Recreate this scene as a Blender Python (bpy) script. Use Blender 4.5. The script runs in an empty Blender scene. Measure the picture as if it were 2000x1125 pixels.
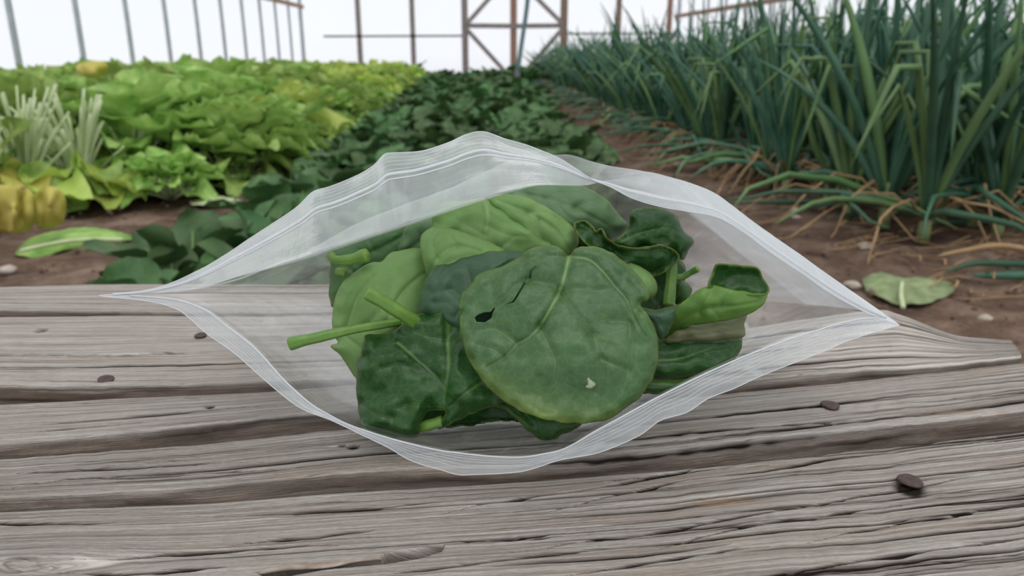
import bpy, bmesh, math, random
import numpy as np
from mathutils import Vector, Matrix
from mathutils.geometry import delaunay_2d_cdt

random.seed(7); RNG = np.random.default_rng(7)
SC = bpy.context.scene; COL = SC.collection
PI = math.pi
# ------------------------------------------------------------------ camera
F = 1500.0; PITCH = math.atan(465.5/F); YAW = math.radians(2.7)
CAM = np.array([0.0, 0.0, 0.50]); TZ = 0.36          # lens height, bench top height
fh = np.array([math.sin(YAW), math.cos(YAW), 0.0]); up = np.array([0, 0, 1.0])
FW = fh*math.cos(PITCH) - up*math.sin(PITCH)
RT = np.array([math.cos(YAW), -math.sin(YAW), 0.0])
UP = np.cross(RT, FW)
def ray(px, py): return FW + RT*((px-1000)/F) - UP*((py-562.5)/F)
def P(px, py, Z): return CAM + ray(px, py)*Z
def onz(px, py, z):
    r = ray(px, py); return CAM + r*((z-CAM[2])/r[2])
def PA(a):                                             # (n,3) px,py,Z -> world
    a = np.asarray(a, float)
    d = FW[None] + RT[None]*((a[:, 0:1]-1000)/F) - UP[None]*((a[:, 1:2]-562.5)/F)
    return CAM[None] + d*a[:, 2:3]
def depth_at(px, py, dist):                            # point on the vertical plane at range dist
    r = ray(px, py); return CAM + r*(dist/r[1])

cd = bpy.data.cameras.new('camera'); cam = bpy.data.objects.new('camera', cd); COL.objects.link(cam)
cam.location = CAM; cam.rotation_euler = (PI/2-PITCH, 0, -YAW)
cd.sensor_width = 36; cd.lens = 36*F/2000; cd.clip_start = 0.01; cd.clip_end = 200
cd.dof.use_dof = True; cd.dof.focus_distance = 0.264; cd.dof.aperture_fstop = 18
SC.camera = cam
vs = SC.view_settings; vs.view_transform = 'Standard'; vs.look = 'None'; vs.gamma = 1; vs.use_curve_mapping = False
vs.exposure = 0.06

# ------------------------------------------------------------------ node helpers
def new_mat(name):
    m = bpy.data.materials.new(name); m.use_nodes = True; nt = m.node_tree; nt.nodes.clear()
    out = nt.nodes.new('ShaderNodeOutputMaterial')
    return m, nt, out
def N(nt, typ, ins=None, **kw):
    n = nt.nodes.new(typ)
    for k, v in kw.items(): setattr(n, k, v)
    for k, v in (ins or {}).items():
        s = n.inputs[k]
        if isinstance(v, bpy.types.NodeSocket): nt.links.new(v, s)
        else: s.default_value = v
    return n
def rgb(c): return (c[0], c[1], c[2], 1)
def mixc(nt, f, a, b):
    n = nt.nodes.new('ShaderNodeMix'); n.data_type = 'RGBA'
    for i, v in ((0, f), (6, a), (7, b)):
        s = n.inputs[i]
        if isinstance(v, bpy.types.NodeSocket): nt.links.new(v, s)
        else: s.default_value = v if i == 0 else rgb(v)
    return n.outputs[2]
def math_(nt, op, a, b=0.0, clamp=False):
    n = nt.nodes.new('ShaderNodeMath'); n.operation = op; n.use_clamp = clamp
    for i, v in ((0, a), (1, b)):
        if isinstance(v, bpy.types.NodeSocket): nt.links.new(v, n.inputs[i])
        else: n.inputs[i].default_value = v
    return n.outputs[0]
def ramp(nt, f, stops):
    n = nt.nodes.new('ShaderNodeValToRGB'); nt.links.new(f, n.inputs[0])
    e = n.color_ramp.elements
    while len(e) < len(stops): e.new(0.5)
    for i, (p, c) in enumerate(stops): e[i].position = p; e[i].color = rgb(c) if len(c) == 3 else c
    return n.outputs[0]
def noise(nt, vec, scale, detail=3, rough=0.55, dist=0.0):
    n = N(nt, 'ShaderNodeTexNoise', {'Vector': vec, 'Scale': scale, 'Detail': detail, 'Roughness': rough, 'Distortion': dist})
    return n.outputs['Fac']
def mapping(nt, vec, scale, loc=(0, 0, 0)):
    return N(nt, 'ShaderNodeMapping', {'Vector': vec, 'Scale': scale, 'Location': loc}).outputs[0]
def attr(nt, name): return N(nt, 'ShaderNodeAttribute', attribute_name=name).outputs['Fac']
def objco(nt): return N(nt, 'ShaderNodeTexCoord').outputs['Object']

# ------------------------------------------------------------------ materials
def leaf_mat(name, base, base2, veinc, rough=0.42, spec=0.45, veinmul=1.0, transl=0.12, netw=0.35):
    m, nt, out = new_mat(name)
    co = objco(nt)
    n1 = noise(nt, co, 55, 4); n2 = noise(nt, co, 420, 3)
    f1 = math_(nt, 'MULTIPLY', math_(nt, 'SUBTRACT', n1, 0.33), 2.6, True)
    c = mixc(nt, f1, base, base2)
    f2 = math_(nt, 'MULTIPLY', math_(nt, 'SUBTRACT', n2, 0.5), 0.45, True)
    c = mixc(nt, f2, c, veinc)
    vo = N(nt, 'ShaderNodeTexVoronoi', {'Vector': co, 'Scale': 260.0}, feature='DISTANCE_TO_EDGE').outputs['Distance']
    net = math_(nt, 'SUBTRACT', 1.0, math_(nt, 'MULTIPLY', vo, 9.0, True))
    c = mixc(nt, math_(nt, 'MULTIPLY', net, 0.10*netw/0.35), c, veinc)
    c = mixc(nt, math_(nt, 'MULTIPLY', attr(nt, 'vein'), 1.0*veinmul, True), c, veinc)
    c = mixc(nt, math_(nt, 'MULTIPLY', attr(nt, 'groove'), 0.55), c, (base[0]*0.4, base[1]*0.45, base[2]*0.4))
    c = mixc(nt, attr(nt, 'yellow'), c, (0.28, 0.34, 0.05))
    c = mixc(nt, attr(nt, 'patch'), c, (0.42, 0.47, 0.30))
    h = math_(nt, 'ADD', math_(nt, 'MULTIPLY', vo, 0.8), math_(nt, 'MULTIPLY', n2, 0.35))
    b = N(nt, 'ShaderNodeBump', {'Height': h, 'Strength': netw, 'Distance': 0.0006}).outputs[0]
    pr = N(nt, 'ShaderNodeBsdfPrincipled', {'Base Color': c, 'Roughness': rough, 'Specular IOR Level': spec, 'Normal': b})
    tr = N(nt, 'ShaderNodeBsdfTranslucent', {'Color': c})
    mx = N(nt, 'ShaderNodeMixShader', {0: transl, 1: pr.outputs[0], 2: tr.outputs[0]})
    nt.links.new(mx.outputs[0], out.inputs[0]); return m
def plain(name, c1, c2, scale=30, rough=0.6, bump=0.2, spec=0.4, transl=0.0, objvar=0.0, metal=0.0, dist=0.002):
    m, nt, out = new_mat(name); co = objco(nt)
    n = noise(nt, co, scale, 4)
    f = math_(nt, 'MULTIPLY', math_(nt, 'SUBTRACT', n, 0.3), 2.5, True)
    c = mixc(nt, f, c1, c2)
    if objvar:
        r = N(nt, 'ShaderNodeObjectInfo').outputs['Random']
        hs = N(nt, 'ShaderNodeHueSaturation', {'Color': c, 'Value': math_(nt, 'ADD', 1-objvar, math_(nt, 'MULTIPLY', r, 2*objvar)),
              'Hue': math_(nt, 'ADD', 0.5-objvar*0.08, math_(nt, 'MULTIPLY', r, objvar*0.12))})
        c = hs.outputs[0]
    b = N(nt, 'ShaderNodeBump', {'Height': n, 'Strength': bump, 'Distance': dist}).outputs[0]
    pr = N(nt, 'ShaderNodeBsdfPrincipled', {'Base Color': c, 'Roughness': rough, 'Specular IOR Level': spec, 'Normal': b, 'Metallic': metal})
    s = pr.outputs[0]
    if transl:
        tr = N(nt, 'ShaderNodeBsdfTranslucent', {'Color': c})
        s = N(nt, 'ShaderNodeMixShader', {0: transl, 1: s, 2: tr.outputs[0]}).outputs[0]
    nt.links.new(s, out.inputs[0]); return m

def wood_mat(name, tone=1.0, seed=0.0):
    m, nt, out = new_mat(name)
    uv = N(nt, 'ShaderNodeUVMap', uv_map='grain').outputs[0]
    g1 = noise(nt, mapping(nt, uv, (8, 640, 1), (seed, seed, 0)), 1.0, 6, 0.68, 0.25)
    g2 = noise(nt, mapping(nt, uv, (45, 2100, 1), (seed, 3, 0)), 1.0, 4, 0.7)
    g3 = noise(nt, mapping(nt, uv, (7, 60, 1), (2, seed, 0)), 1.0, 4, 0.55, 0.6)
    g4 = noise(nt, mapping(nt, uv, (110, 2600, 1), (2, seed, 0)), 1.0, 3, 0.6)
    t = tone
    c = ramp(nt, g1, [(0.30, (0.15*t, 0.128*t, 0.108*t)), (0.43, (0.30*t, 0.267*t, 0.238*t)), (0.55, (0.41*t, 0.378*t, 0.348*t)), (0.70, (0.57*t, 0.54*t, 0.505*t))])
    c = mixc(nt, math_(nt, 'MULTIPLY', math_(nt, 'SUBTRACT', g3, 0.50), 2.4, True), c, (0.30*t, 0.235*t, 0.18*t))
    c = mixc(nt, math_(nt, 'MULTIPLY', math_(nt, 'SUBTRACT', 0.44, g3), 3.0, True), c, (0.46*t, 0.425*t, 0.385*t))
    fine = math_(nt, 'MULTIPLY', math_(nt, 'SUBTRACT', 0.45, g2), 3.4, True)
    c = mixc(nt, math_(nt, 'MULTIPLY', fine, 1.0), c, (0.13*t, 0.10*t, 0.08*t))
    fl_ = math_(nt, 'MULTIPLY', math_(nt, 'SUBTRACT', 0.40, g4), 7.0, True)
    c = mixc(nt, math_(nt, 'MULTIPLY', fl_, 0.75), c, (0.09*t, 0.07*t, 0.055*t))
    c = mixc(nt, math_(nt, 'MULTIPLY', attr(nt, 'side'), 0.6), c, (0.27, 0.20, 0.15))
    c = mixc(nt, math_(nt, 'MULTIPLY', attr(nt, 'shade_grime'), 1.3, True), c, (0.022, 0.016, 0.013))  # shade of cracks, pits and holes painted near-black, along with held grime
    c = mixc(nt, math_(nt, 'MULTIPLY', attr(nt, 'stain'), 0.6), c, (0.42, 0.24, 0.10))
    h = math_(nt, 'ADD', math_(nt, 'MULTIPLY', g1, 0.7), math_(nt, 'ADD', math_(nt, 'MULTIPLY', g2, 0.9), math_(nt, 'MULTIPLY', g4, 0.3)))
    b = N(nt, 'ShaderNodeBump', {'Height': h, 'Strength': 1.0, 'Distance': 0.0011}).outputs[0]
    pr = N(nt, 'ShaderNodeBsdfPrincipled', {'Base Color': c, 'Roughness': 0.9, 'Specular IOR Level': 0.08, 'Normal': b})
    nt.links.new(pr.outputs[0], out.inputs[0]); return m

def film_mat(name, base, edge, gloss=1.0, tint=(0.93, 0.96, 0.97)):
    m, nt, out = new_mat(name)
    uv = N(nt, 'ShaderNodeUVMap', uv_map='film').outputs[0]
    st = noise(nt, mapping(nt, uv, (5, 26, 1)), 1.0, 5, 0.6, 1.2)
    st2 = noise(nt, mapping(nt, uv, (34, 9, 1)), 1.0, 4, 0.6, 2.0)
    lw = N(nt, 'ShaderNodeLayerWeight', {'Blend': 0.35}).outputs['Facing']
    cl = attr(nt, 'cloud')
    f = math_(nt, 'ADD', base, math_(nt, 'MULTIPLY', math_(nt, 'POWER', lw, 3.0), edge))
    f = math_(nt, 'ADD', f, cl)
    f = math_(nt, 'ADD', f, math_(nt, 'MULTIPLY', math_(nt, 'SUBTRACT', st, 0.5), 0.22))
    f = math_(nt, 'ADD', f, math_(nt, 'MULTIPLY', math_(nt, 'SUBTRACT', st2, 0.55), 0.14), True)
    st3 = noise(nt, mapping(nt, uv, (11, 3.0, 1), (4, 1, 0)), 1.0, 2, 0.5, 2.5)
    f = math_(nt, 'ADD', f, math_(nt, 'MULTIPLY', math_(nt, 'MULTIPLY', math_(nt, 'SUBTRACT', st3, 0.60), 9.0, True), 0.14), True)  # highlight strips painted in as whiter film, from thresholded noise
    b = N(nt, 'ShaderNodeBump', {'Height': math_(nt, 'ADD', st, st2), 'Strength': 0.08, 'Distance': 0.002}).outputs[0]
    tp = N(nt, 'ShaderNodeBsdfTransparent', {'Color': rgb((0.97, 0.98, 0.98))})
    df = N(nt, 'ShaderNodeBsdfDiffuse', {'Color': rgb(tint), 'Normal': b})
    tl = N(nt, 'ShaderNodeBsdfTranslucent', {'Color': rgb(tint), 'Normal': b})
    dm = N(nt, 'ShaderNodeMixShader', {0: 0.5, 1: df.outputs[0], 2: tl.outputs[0]})
    a = N(nt, 'ShaderNodeMixShader', {0: f, 1: tp.outputs[0], 2: dm.outputs[0]})
    gl = N(nt, 'ShaderNodeBsdfGlossy', {'Color': rgb((1, 1, 1)), 'Roughness': 0.30, 'Normal': b})
    fr = N(nt, 'ShaderNodeFresnel', {'IOR': 1.42, 'Normal': b}).outputs[0]
    r = N(nt, 'ShaderNodeMixShader', {0: math_(nt, 'MULTIPLY', fr, gloss, True), 1: a.outputs[0], 2: gl.outputs[0]})
    nt.links.new(r.outputs[0], out.inputs[0]); return m

def ground_mat():
    m, nt, out = new_mat('soil'); co = objco(nt)
    n1 = noise(nt, co, 6, 6, 0.65); n2 = noise(nt, co, 60, 5, 0.7); n3 = noise(nt, co, 1.6, 3)
    c = ramp(nt, n1, [(0.34, (0.065, 0.038, 0.027)), (0.5, (0.145, 0.093, 0.066)), (0.66, (0.26, 0.185, 0.14))])
    c = mixc(nt, math_(nt, 'MULTIPLY', math_(nt, 'SUBTRACT', n2, 0.55), 3.5, True), c, (0.30, 0.225, 0.18))
    c = mixc(nt, math_(nt, 'MULTIPLY', math_(nt, 'SUBTRACT', 0.45, n2), 3.0, True), c, (0.06, 0.037, 0.027))
    h = math_(nt, 'ADD', n1, math_(nt, 'MULTIPLY', n2, 0.5))
    b = N(nt, 'ShaderNodeBump', {'Height': h, 'Strength': 0.9, 'Distance': 0.02}).outputs[0]
    pr = N(nt, 'ShaderNodeBsdfPrincipled', {'Base Color': c, 'Roughness': 0.9, 'Specular IOR Level': 0.2, 'Normal': b})
    nt.links.new(pr.outputs[0], out.inputs[0]); return m
def sheet_mat():
    m, nt, out = new_mat('greenhouse_film'); co = objco(nt)
    n = noise(nt, mapping(nt, co, (1, 1, 0.4)), 1.3, 3)
    c = mixc(nt, n, (0.90, 0.91, 0.96), (0.97, 0.975, 1.0))
    tp = N(nt, 'ShaderNodeBsdfTransparent', {'Color': rgb((1, 1, 1))})
    tl = N(nt, 'ShaderNodeBsdfTranslucent', {'Color': c}); df = N(nt, 'ShaderNodeBsdfDiffuse', {'Color': c})
    a = N(nt, 'ShaderNodeMixShader', {0: 0.3, 1: tl.outputs[0], 2: df.outputs[0]})
    r = N(nt, 'ShaderNodeMixShader', {0: 0.35, 1: tp.outputs[0], 2: a.outputs[0]})
    nt.links.new(r.outputs[0], out.inputs[0]); return m

M = {}
M['hero'] = leaf_mat('spinach_top_sage', (0.032, 0.092, 0.026), (0.054, 0.135, 0.040), (0.19, 0.31, 0.11), rough=0.38, spec=0.42)
M['dark'] = leaf_mat('spinach_top_dark', (0.009, 0.050, 0.008), (0.020, 0.082, 0.014), (0.13, 0.25, 0.07), rough=0.36, spec=0.33)
M['mid'] = leaf_mat('spinach_top_mid', (0.026, 0.095, 0.018), (0.045, 0.14, 0.026), (0.15, 0.27, 0.08), rough=0.4, transl=0.2)
M['blue'] = leaf_mat('spinach_top_bluish', (0.028, 0.078, 0.036), (0.042, 0.105, 0.050), (0.09, 0.17, 0.08), rough=0.45)
M['pale'] = leaf_mat('spinach_underside_pale', (0.140, 0.265, 0.075), (0.185, 0.33, 0.105), (0.25, 0.39, 0.15), rough=0.55, spec=0.3, netw=0.25)
M['sage'] = leaf_mat('spinach_underside_sage', (0.085, 0.170, 0.070), (0.11, 0.205, 0.088), (0.16, 0.27, 0.12), rough=0.5, spec=0.35, netw=0.25)
M['bright'] = leaf_mat('spinach_underside_bright', (0.085, 0.20, 0.030), (0.12, 0.26, 0.045), (0.19, 0.34, 0.09), rough=0.42, transl=0.2, netw=0.25)
M['brown'] = leaf_mat('spinach_bruised', (0.10, 0.13, 0.05), (0.17, 0.17, 0.09), (0.22, 0.22, 0.14), rough=0.5)
M['petiole'] = plain('petiole_green', (0.085, 0.20, 0.024), (0.15, 0.29, 0.05), 160, 0.38, 0.25, 0.5, transl=0.1, dist=0.001)
M['petiole_cut'] = plain('petiole_cut_end', (0.26, 0.40, 0.09), (0.15, 0.29, 0.05), 900, 0.6, 0.6, dist=0.001)
M['film'] = film_mat('bag_film', 0.022, 0.07, 0.26, (0.90, 0.96, 1.0))
M['grip'] = film_mat('bag_grip_plastic', 0.38, 0.2, 0.8, (0.96, 0.97, 1.0))
M['rib'] = film_mat('bag_rib_plastic', 0.8, 0.2, 1.0, (0.96, 0.97, 1.0))
M['soil'] = ground_mat()
M['sheet'] = sheet_mat()
M['nail'] = plain('rusted_nail', (0.045, 0.030, 0.028), (0.10, 0.066, 0.056), 900, 0.55, 0.5, 0.5, metal=0.5, dist=0.0006)
M['stone'] = plain('pale_stone', (0.32, 0.26, 0.21), (0.5, 0.44, 0.38), 40, 0.8, 0.4)
M['pipe'] = plain('galvanised_pipe', (0.36, 0.40, 0.43), (0.46, 0.50, 0.53), 12, 0.5, 0.1, metal=0.2)
M['rustrail'] = plain('reddish_wooden_rail', (0.27, 0.15, 0.11), (0.36, 0.22, 0.17), 20, 0.7, 0.2)
M['timber'] = plain('brown_timber', (0.20, 0.135, 0.10), (0.29, 0.21, 0.165), 14, 0.8, 0.3)
M['timber_grey'] = plain('grey_timber', (0.22, 0.19, 0.18), (0.31, 0.27, 0.26), 14, 0.8, 0.3)
M['hose'] = plain('teal_rope', (0.03, 0.09, 0.10), (0.05, 0.13, 0.14), 30, 0.5, 0.1)
M['black'] = plain('black_rubber', (0.010, 0.013, 0.014), (0.02, 0.024, 0.026), 30, 0.6, 0.1)
M['greens'] = plain('light_green_blade', (0.15, 0.32, 0.05), (0.46, 0.62, 0.19), 18, 0.5, 0.5, 0.35, transl=0.3, objvar=0.22, dist=0.01)
M['greens_yel'] = plain('yellow_green_blade', (0.36, 0.52, 0.09), (0.54, 0.66, 0.17), 9, 0.5, 0.5, 0.35, transl=0.3, objvar=0.2, dist=0.01)
M['stalk'] = plain('pale_stalk', (0.50, 0.62, 0.30), (0.72, 0.80, 0.54), 14, 0.45, 0.3, 0.4, transl=0.15)
M['yellow'] = plain('yellow_old_leaf', (0.50, 0.47, 0.07), (0.66, 0.56, 0.16), 14, 0.55, 0.4, transl=0.25)
M['spin'] = plain('bed_spinach_blade', (0.028, 0.085, 0.026), (0.11, 0.21, 0.075), 14, 0.55, 0.6, 0.3, transl=0.1, objvar=0.3, dist=0.01)
M['spinst'] = plain('bed_spinach_stalk', (0.10, 0.20, 0.05), (0.2, 0.3, 0.1), 14, 0.5)
M['onion'] = plain('onion_leaf', (0.022, 0.085, 0.052), (0.085, 0.190, 0.120), 7, 0.42, 0.15, 0.4, transl=0.08, objvar=0.28, dist=0.004)
M['onion_l'] = plain('onion_leaf_light', (0.085, 0.185, 0.065), (0.16, 0.29, 0.11), 7, 0.45, 0.15, 0.4, transl=0.1, objvar=0.2, dist=0.004)
M['onion_b'] = plain('onion_neck', (0.16, 0.25, 0.09), (0.34, 0.40, 0.20), 14, 0.5, 0.2)
M['dry'] = plain('dry_leaf_straw', (0.24, 0.14, 0.065), (0.46, 0.32, 0.17), 12, 0.75, 0.3)
M['wilt'] = plain('wilted_pale_leaf', (0.13, 0.18, 0.08), (0.30, 0.36, 0.18), 30, 0.7, 0.6, dist=0.004)
M['brass'] = plain('dark_spot', (0.02, 0.015, 0.012), (0.04, 0.03, 0.02), 100)

# ------------------------------------------------------------------ object helpers
def tag(o, label=None, cat=None, group=None, kind=None):
    for k, v in (('label', label), ('category', cat), ('group', group), ('kind', kind)):
        if v: o[k] = v
    return o
def mk(name, verts, faces, mats, parent=None, smooth=True, fmat=None, origin=None, uv=None, uvname='UVMap', attrs=None):
    verts = np.asarray(verts, float)
    if origin is None:
        origin = verts.mean(axis=0) if parent is None else np.array([0, 0, 0.])
    me = bpy.data.meshes.new(name)
    me.from_pydata((verts-origin).tolist(), [], [list(map(int, f)) for f in faces])
    for m in (mats if isinstance(mats, (list, tuple)) else [mats]): me.materials.append(m)
    if smooth: me.polygons.foreach_set('use_smooth', [True]*len(me.polygons))
    if fmat is not None: me.polygons.foreach_set('material_index', list(map(int, fmat)))
    if uv is not None:
        l = me.uv_layers.new(name=uvname)
        idx = np.empty(len(me.loops), dtype=np.int32); me.loops.foreach_get('vertex_index', idx)
        l.data.foreach_set('uv', np.asarray(uv, np.float32)[idx].ravel())
    for k, v in (attrs or {}).items():
        a = me.attributes.new(k, 'FLOAT', 'POINT'); a.data.foreach_set('value', np.asarray(v, np.float32))
    me.update()
    o = bpy.data.objects.new(name, me); COL.objects.link(o)
    if parent is not None:
        o.parent = parent; o.location = Vector(origin)-parent.location
        if parent.type == 'MESH' or True: pass
    else: o.location = Vector(origin)
    return o
def child(name, verts, faces, mats, parent, **kw):     # verts in world space (parent unrotated)
    return mk(name, verts, faces, mats, parent=parent, origin=np.asarray(verts).mean(axis=0), **kw)
def tube(path, rad, n=8, cap=True, squash=1.0):
    path = np.asarray(path, float); k = len(path)
    rad = np.broadcast_to(np.asarray(rad, float), (k,)) if np.ndim(rad) <= 1 else rad
    T = np.gradient(path, axis=0); T /= np.linalg.norm(T, axis=1)[:, None]+1e-12
    ref = np.array([0, 0, 1.0]) if abs(T[0][2]) < 0.8 else np.array([1.0, 0, 0])
    V = []; nrm = ref
    for i in range(k):
        a = nrm - T[i]*np.dot(nrm, T[i]); a /= np.linalg.norm(a)+1e-12; b = np.cross(T[i], a); nrm = a
        for j in range(n):
            t = 2*PI*j/n; V.append(path[i] + rad[i]*(a*math.cos(t)*squash + b*math.sin(t)))
    Fc = []
    for i in range(k-1):
        for j in range(n):
            j2 = (j+1) % n; Fc.append((i*n+j, i*n+j2, (i+1)*n+j2, (i+1)*n+j))
    if cap: Fc.append(tuple(range(n))[::-1]); Fc.append(tuple((k-1)*n+j for j in range(n)))
    return np.array(V), Fc
def box(x0, x1, y0, y1, z0, z1):
    V = [(x, y, z) for x in (x0, x1) for y in (y0, y1) for z in (z0, z1)]
    return np.array(V, float), [(0, 1, 3, 2), (4, 6, 7, 5), (0, 4, 5, 1), (2, 3, 7, 6), (0, 2, 6, 4), (1, 5, 7, 3)]
def catmull(pts, per=8, closed=False):
    pts = np.asarray(pts, float); n = len(pts); out = []
    rng = range(n) if closed else range(n-1)
    for i in rng:
        if closed: p0, p1, p2, p3 = pts[(i-1) % n], pts[i], pts[(i+1) % n], pts[(i+2) % n]
        else: p0, p1, p2, p3 = pts[max(i-1, 0)], pts[i], pts[i+1], pts[min(i+2, n-1)]
        for k in range(per):
            t = k/per
            out.append(0.5*((2*p1)+(-p0+p2)*t+(2*p0-5*p1+4*p2-p3)*t*t+(-p0+3*p1-3*p2+p3)*t**3))
    if not closed: out.append(pts[-1])
    return np.array(out)
def resample(pts, step, closed=False):
    p = np.asarray(pts, float)
    if closed: p = np.vstack([p, p[:1]])
    d = np.r_[0, np.cumsum(np.linalg.norm(np.diff(p, axis=0), axis=1))]
    n = max(3, int(d[-1]/step)); s = np.linspace(0, d[-1], n+1)
    out = np.stack([np.interp(s, d, p[:, i]) for i in range(p.shape[1])], 1)
    return out[:-1] if closed else out
def vnoise(x, y, seed=0):
    x = np.asarray(x, float); y = np.asarray(y, float)
    xi = np.floor(x).astype(np.int64); yi = np.floor(y).astype(np.int64); fx = x-xi; fy = y-yi
    fx = fx*fx*(3-2*fx); fy = fy*fy*(3-2*fy)
    def h(a, b):
        n = (a*374761393 + b*668265263 + seed*974711) & 0x7fffffff
        n = ((n ^ (n >> 13))*1274126177) & 0x7fffffff
        return ((n ^ (n >> 16)) & 0xffff)/65535.0
    return (h(xi, yi)*(1-fx)+h(xi+1, yi)*fx)*(1-fy)+(h(xi, yi+1)*(1-fx)+h(xi+1, yi+1)*fx)*fy*1.0
def polydist(p, line, chunk=4000):
    a = line[:-1]; b = line[1:]; ab = b-a; L = (ab**2).sum(1)+1e-9
    out = np.empty(len(p)); par = np.empty(len(p))
    for s in range(0, len(p), chunk):
        q = p[s:s+chunk][:, None, :]-a[None]
        t = np.clip((q*ab[None]).sum(2)/L[None], 0, 1)
        d = np.linalg.norm(q-t[..., None]*ab[None], axis=2)
        j = d.argmin(1); out[s:s+chunk] = d[np.arange(len(j)), j]; par[s:s+chunk] = (j+t[np.arange(len(j)), j])/len(a)
    return out, par
def inside(p, poly):
    x, y = p[:, 0], p[:, 1]; r = np.zeros(len(p), bool); n = len(poly)
    for i in range(n):
        x1, y1 = poly[i]; x2, y2 = poly[(i+1) % n]
        c = ((y1 > y) != (y2 > y)) & (x < (x2-x1)*(y-y1)/((y2-y1) if y2 != y1 else 1e-9)+x1)
        r ^= c
    return r

# ================================================================== BENCH BOARDS
def knot_warp(u, v, ku, kv, r, s):
    d = np.exp(-(((u-ku)/(r*2.6))**2 + ((v-kv)/r)**2)); return s*d
def board(name, label, far, near, thick, nv, nu, seed, cracks, tone=1.0, knots=(), pits=(), wob=1.0, stains=(), dents=(), pxc=(), tz=TZ):
    fe = np.array([onz(x, y, tz)[:2] for x, y in catmull(far, 6)]); ne = np.array([onz(x, y, tz)[:2] for x, y in catmull(near, 6)])
    def samp(e, n):
        d = np.r_[0, np.cumsum(np.linalg.norm(np.diff(e, axis=0), axis=1))]; s = np.linspace(0, d[-1], n)
        return np.stack([np.interp(s, d, e[:, 0]), np.interp(s, d, e[:, 1])], 1)
    fe = samp(fe, nu); ne = samp(ne, nu)
    L = np.linalg.norm(ne[-1]-ne[0]); uu = np.linspace(0, L, nu)
    width = np.linalg.norm(fe-ne, axis=1).mean()
    # edge wander
    for e, sg, sd in ((fe, 1, 1), (ne, -1, 2)):
        w = (vnoise(uu/0.03, 0*uu, seed+sd)-0.5)*0.0018*wob + (vnoise(uu/0.006, 0*uu, seed+sd+5)-0.5)*0.0007*wob
        e[:, 1] += w
    vv = np.linspace(0, 1, nv)
    U, V = np.meshgrid(uu, vv*width, indexing='ij')
    X = fe[:, None, 0]*(1-vv[None])+ne[:, None, 0]*vv[None]
    Y = fe[:, None, 1]*(1-vv[None])+ne[:, None, 1]*vv[None]
    Vw = V.copy(); kn = np.zeros_like(V)
    kk = []
    for kx, ky, r, s in knots:
        kc = onz(kx, ky, tz); w_ = np.unravel_index(np.argmin((X-kc[0])**2+(Y-kc[1])**2), X.shape); kk.append((U[w_], V[w_], r, s))
    knots = kk
    for ku, kv, r, s in knots:
        sg = np.tanh((V-kv)/(r*0.5)); Vw = Vw - sg*s*np.exp(-(((U-ku)/(r*2.6))**2 + ((V-kv)/(r*1.6))**2))
        kn = np.maximum(kn, np.exp(-((((U-ku)/r)**2 + ((V-kv)/(r*0.8))**2)**2)))
    H = (vnoise(Vw/0.0016, U/0.12, seed+11)-0.5)*0.00028 + (vnoise(Vw/0.0008, U/0.04, seed+12)-0.5)*0.00024 + (vnoise(Vw/0.009, U/0.09, seed+13)-0.5)*0.0007
    shade_grime = np.zeros_like(H); stain = np.zeros_like(H)  # dark mask: shade painted into recesses, plus grime held there
    rs = np.random.default_rng(seed)
    for i in range(cracks):
        u0 = rs.uniform(-0.1, 1)*L; ln = rs.uniform(0.04, 0.32)*(0.5 if i > cracks*0.5 else 1); v0 = rs.uniform(0.03, 0.97)*width
        w = rs.uniform(0.00025, 0.0005) if i > cracks*0.3 else rs.uniform(0.0005, 0.0009)
        slope = rs.uniform(-0.02, 0.02)
        c = v0 + (U-u0)*slope + (vnoise(U/0.05, U*0+i, seed+20)-0.5)*0.0016 + (vnoise(U/0.006, U*0+i, seed+21)-0.5)*0.0004
        env = np.clip((U-u0)/ln, 0, 1); env = np.clip(np.sin(PI*env), 0, 1)**0.5
        ww = w*(0.35+0.65*env)
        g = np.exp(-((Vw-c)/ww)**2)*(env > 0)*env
        H -= g*rs.uniform(0.0007, 0.0018); shade_grime = np.maximum(shade_grime, g)
    for i, ln_ in enumerate(pxc):
        q = resample(np.array([onz(x, y, tz)[:2] for x, y in catmull(ln_, 6)]), 0.002)
        k = np.arange(len(q)); q[:, 1] += (vnoise(k/7.0, k*0+i, seed+70)-.5)*0.0012+(vnoise(k/2.0, k*0+i, seed+76)-.5)*0.0003
        bb = ((X > q[:, 0].min()-.003) & (X < q[:, 0].max()+.003) & (Y > q[:, 1].min()-.003) & (Y < q[:, 1].max()+.003)).ravel()
        d = np.full(H.size, 1.0); par = np.zeros(H.size)
        if bb.any(): d[bb], par[bb] = polydist(np.stack([X.ravel(), Y.ravel()], 1)[bb], q)
        par = par.reshape(H.shape); d = d.reshape(H.shape)
        w = 0.00085*(0.45+vnoise(par*9, par*0+i, seed+71))*np.clip(np.sin(PI*np.clip(par, 0.02, .98)), .25, 1)
        g = np.exp(-(d/w)**4); H -= g*0.0016; shade_grime = np.maximum(shade_grime, g)
    for ku, kv, r, s in knots:
        rr = np.sqrt(((U-ku)/1.2)**2+(V-kv)**2)
        H += kn*((vnoise(rr/0.0012, U/0.006, seed+31)-0.5)*0.0012 + (vnoise(U/0.0015, V/0.0015, seed+32)-0.5)*0.0012)
        shade_grime = np.maximum(shade_grime, kn*np.clip(vnoise(rr/0.0009, U/0.008, seed+33)*1.3-0.55, 0, 1))
    # pits: polygons (px) sunk into the top surface
    XY = np.stack([X.ravel(), Y.ravel()], 1)
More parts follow.
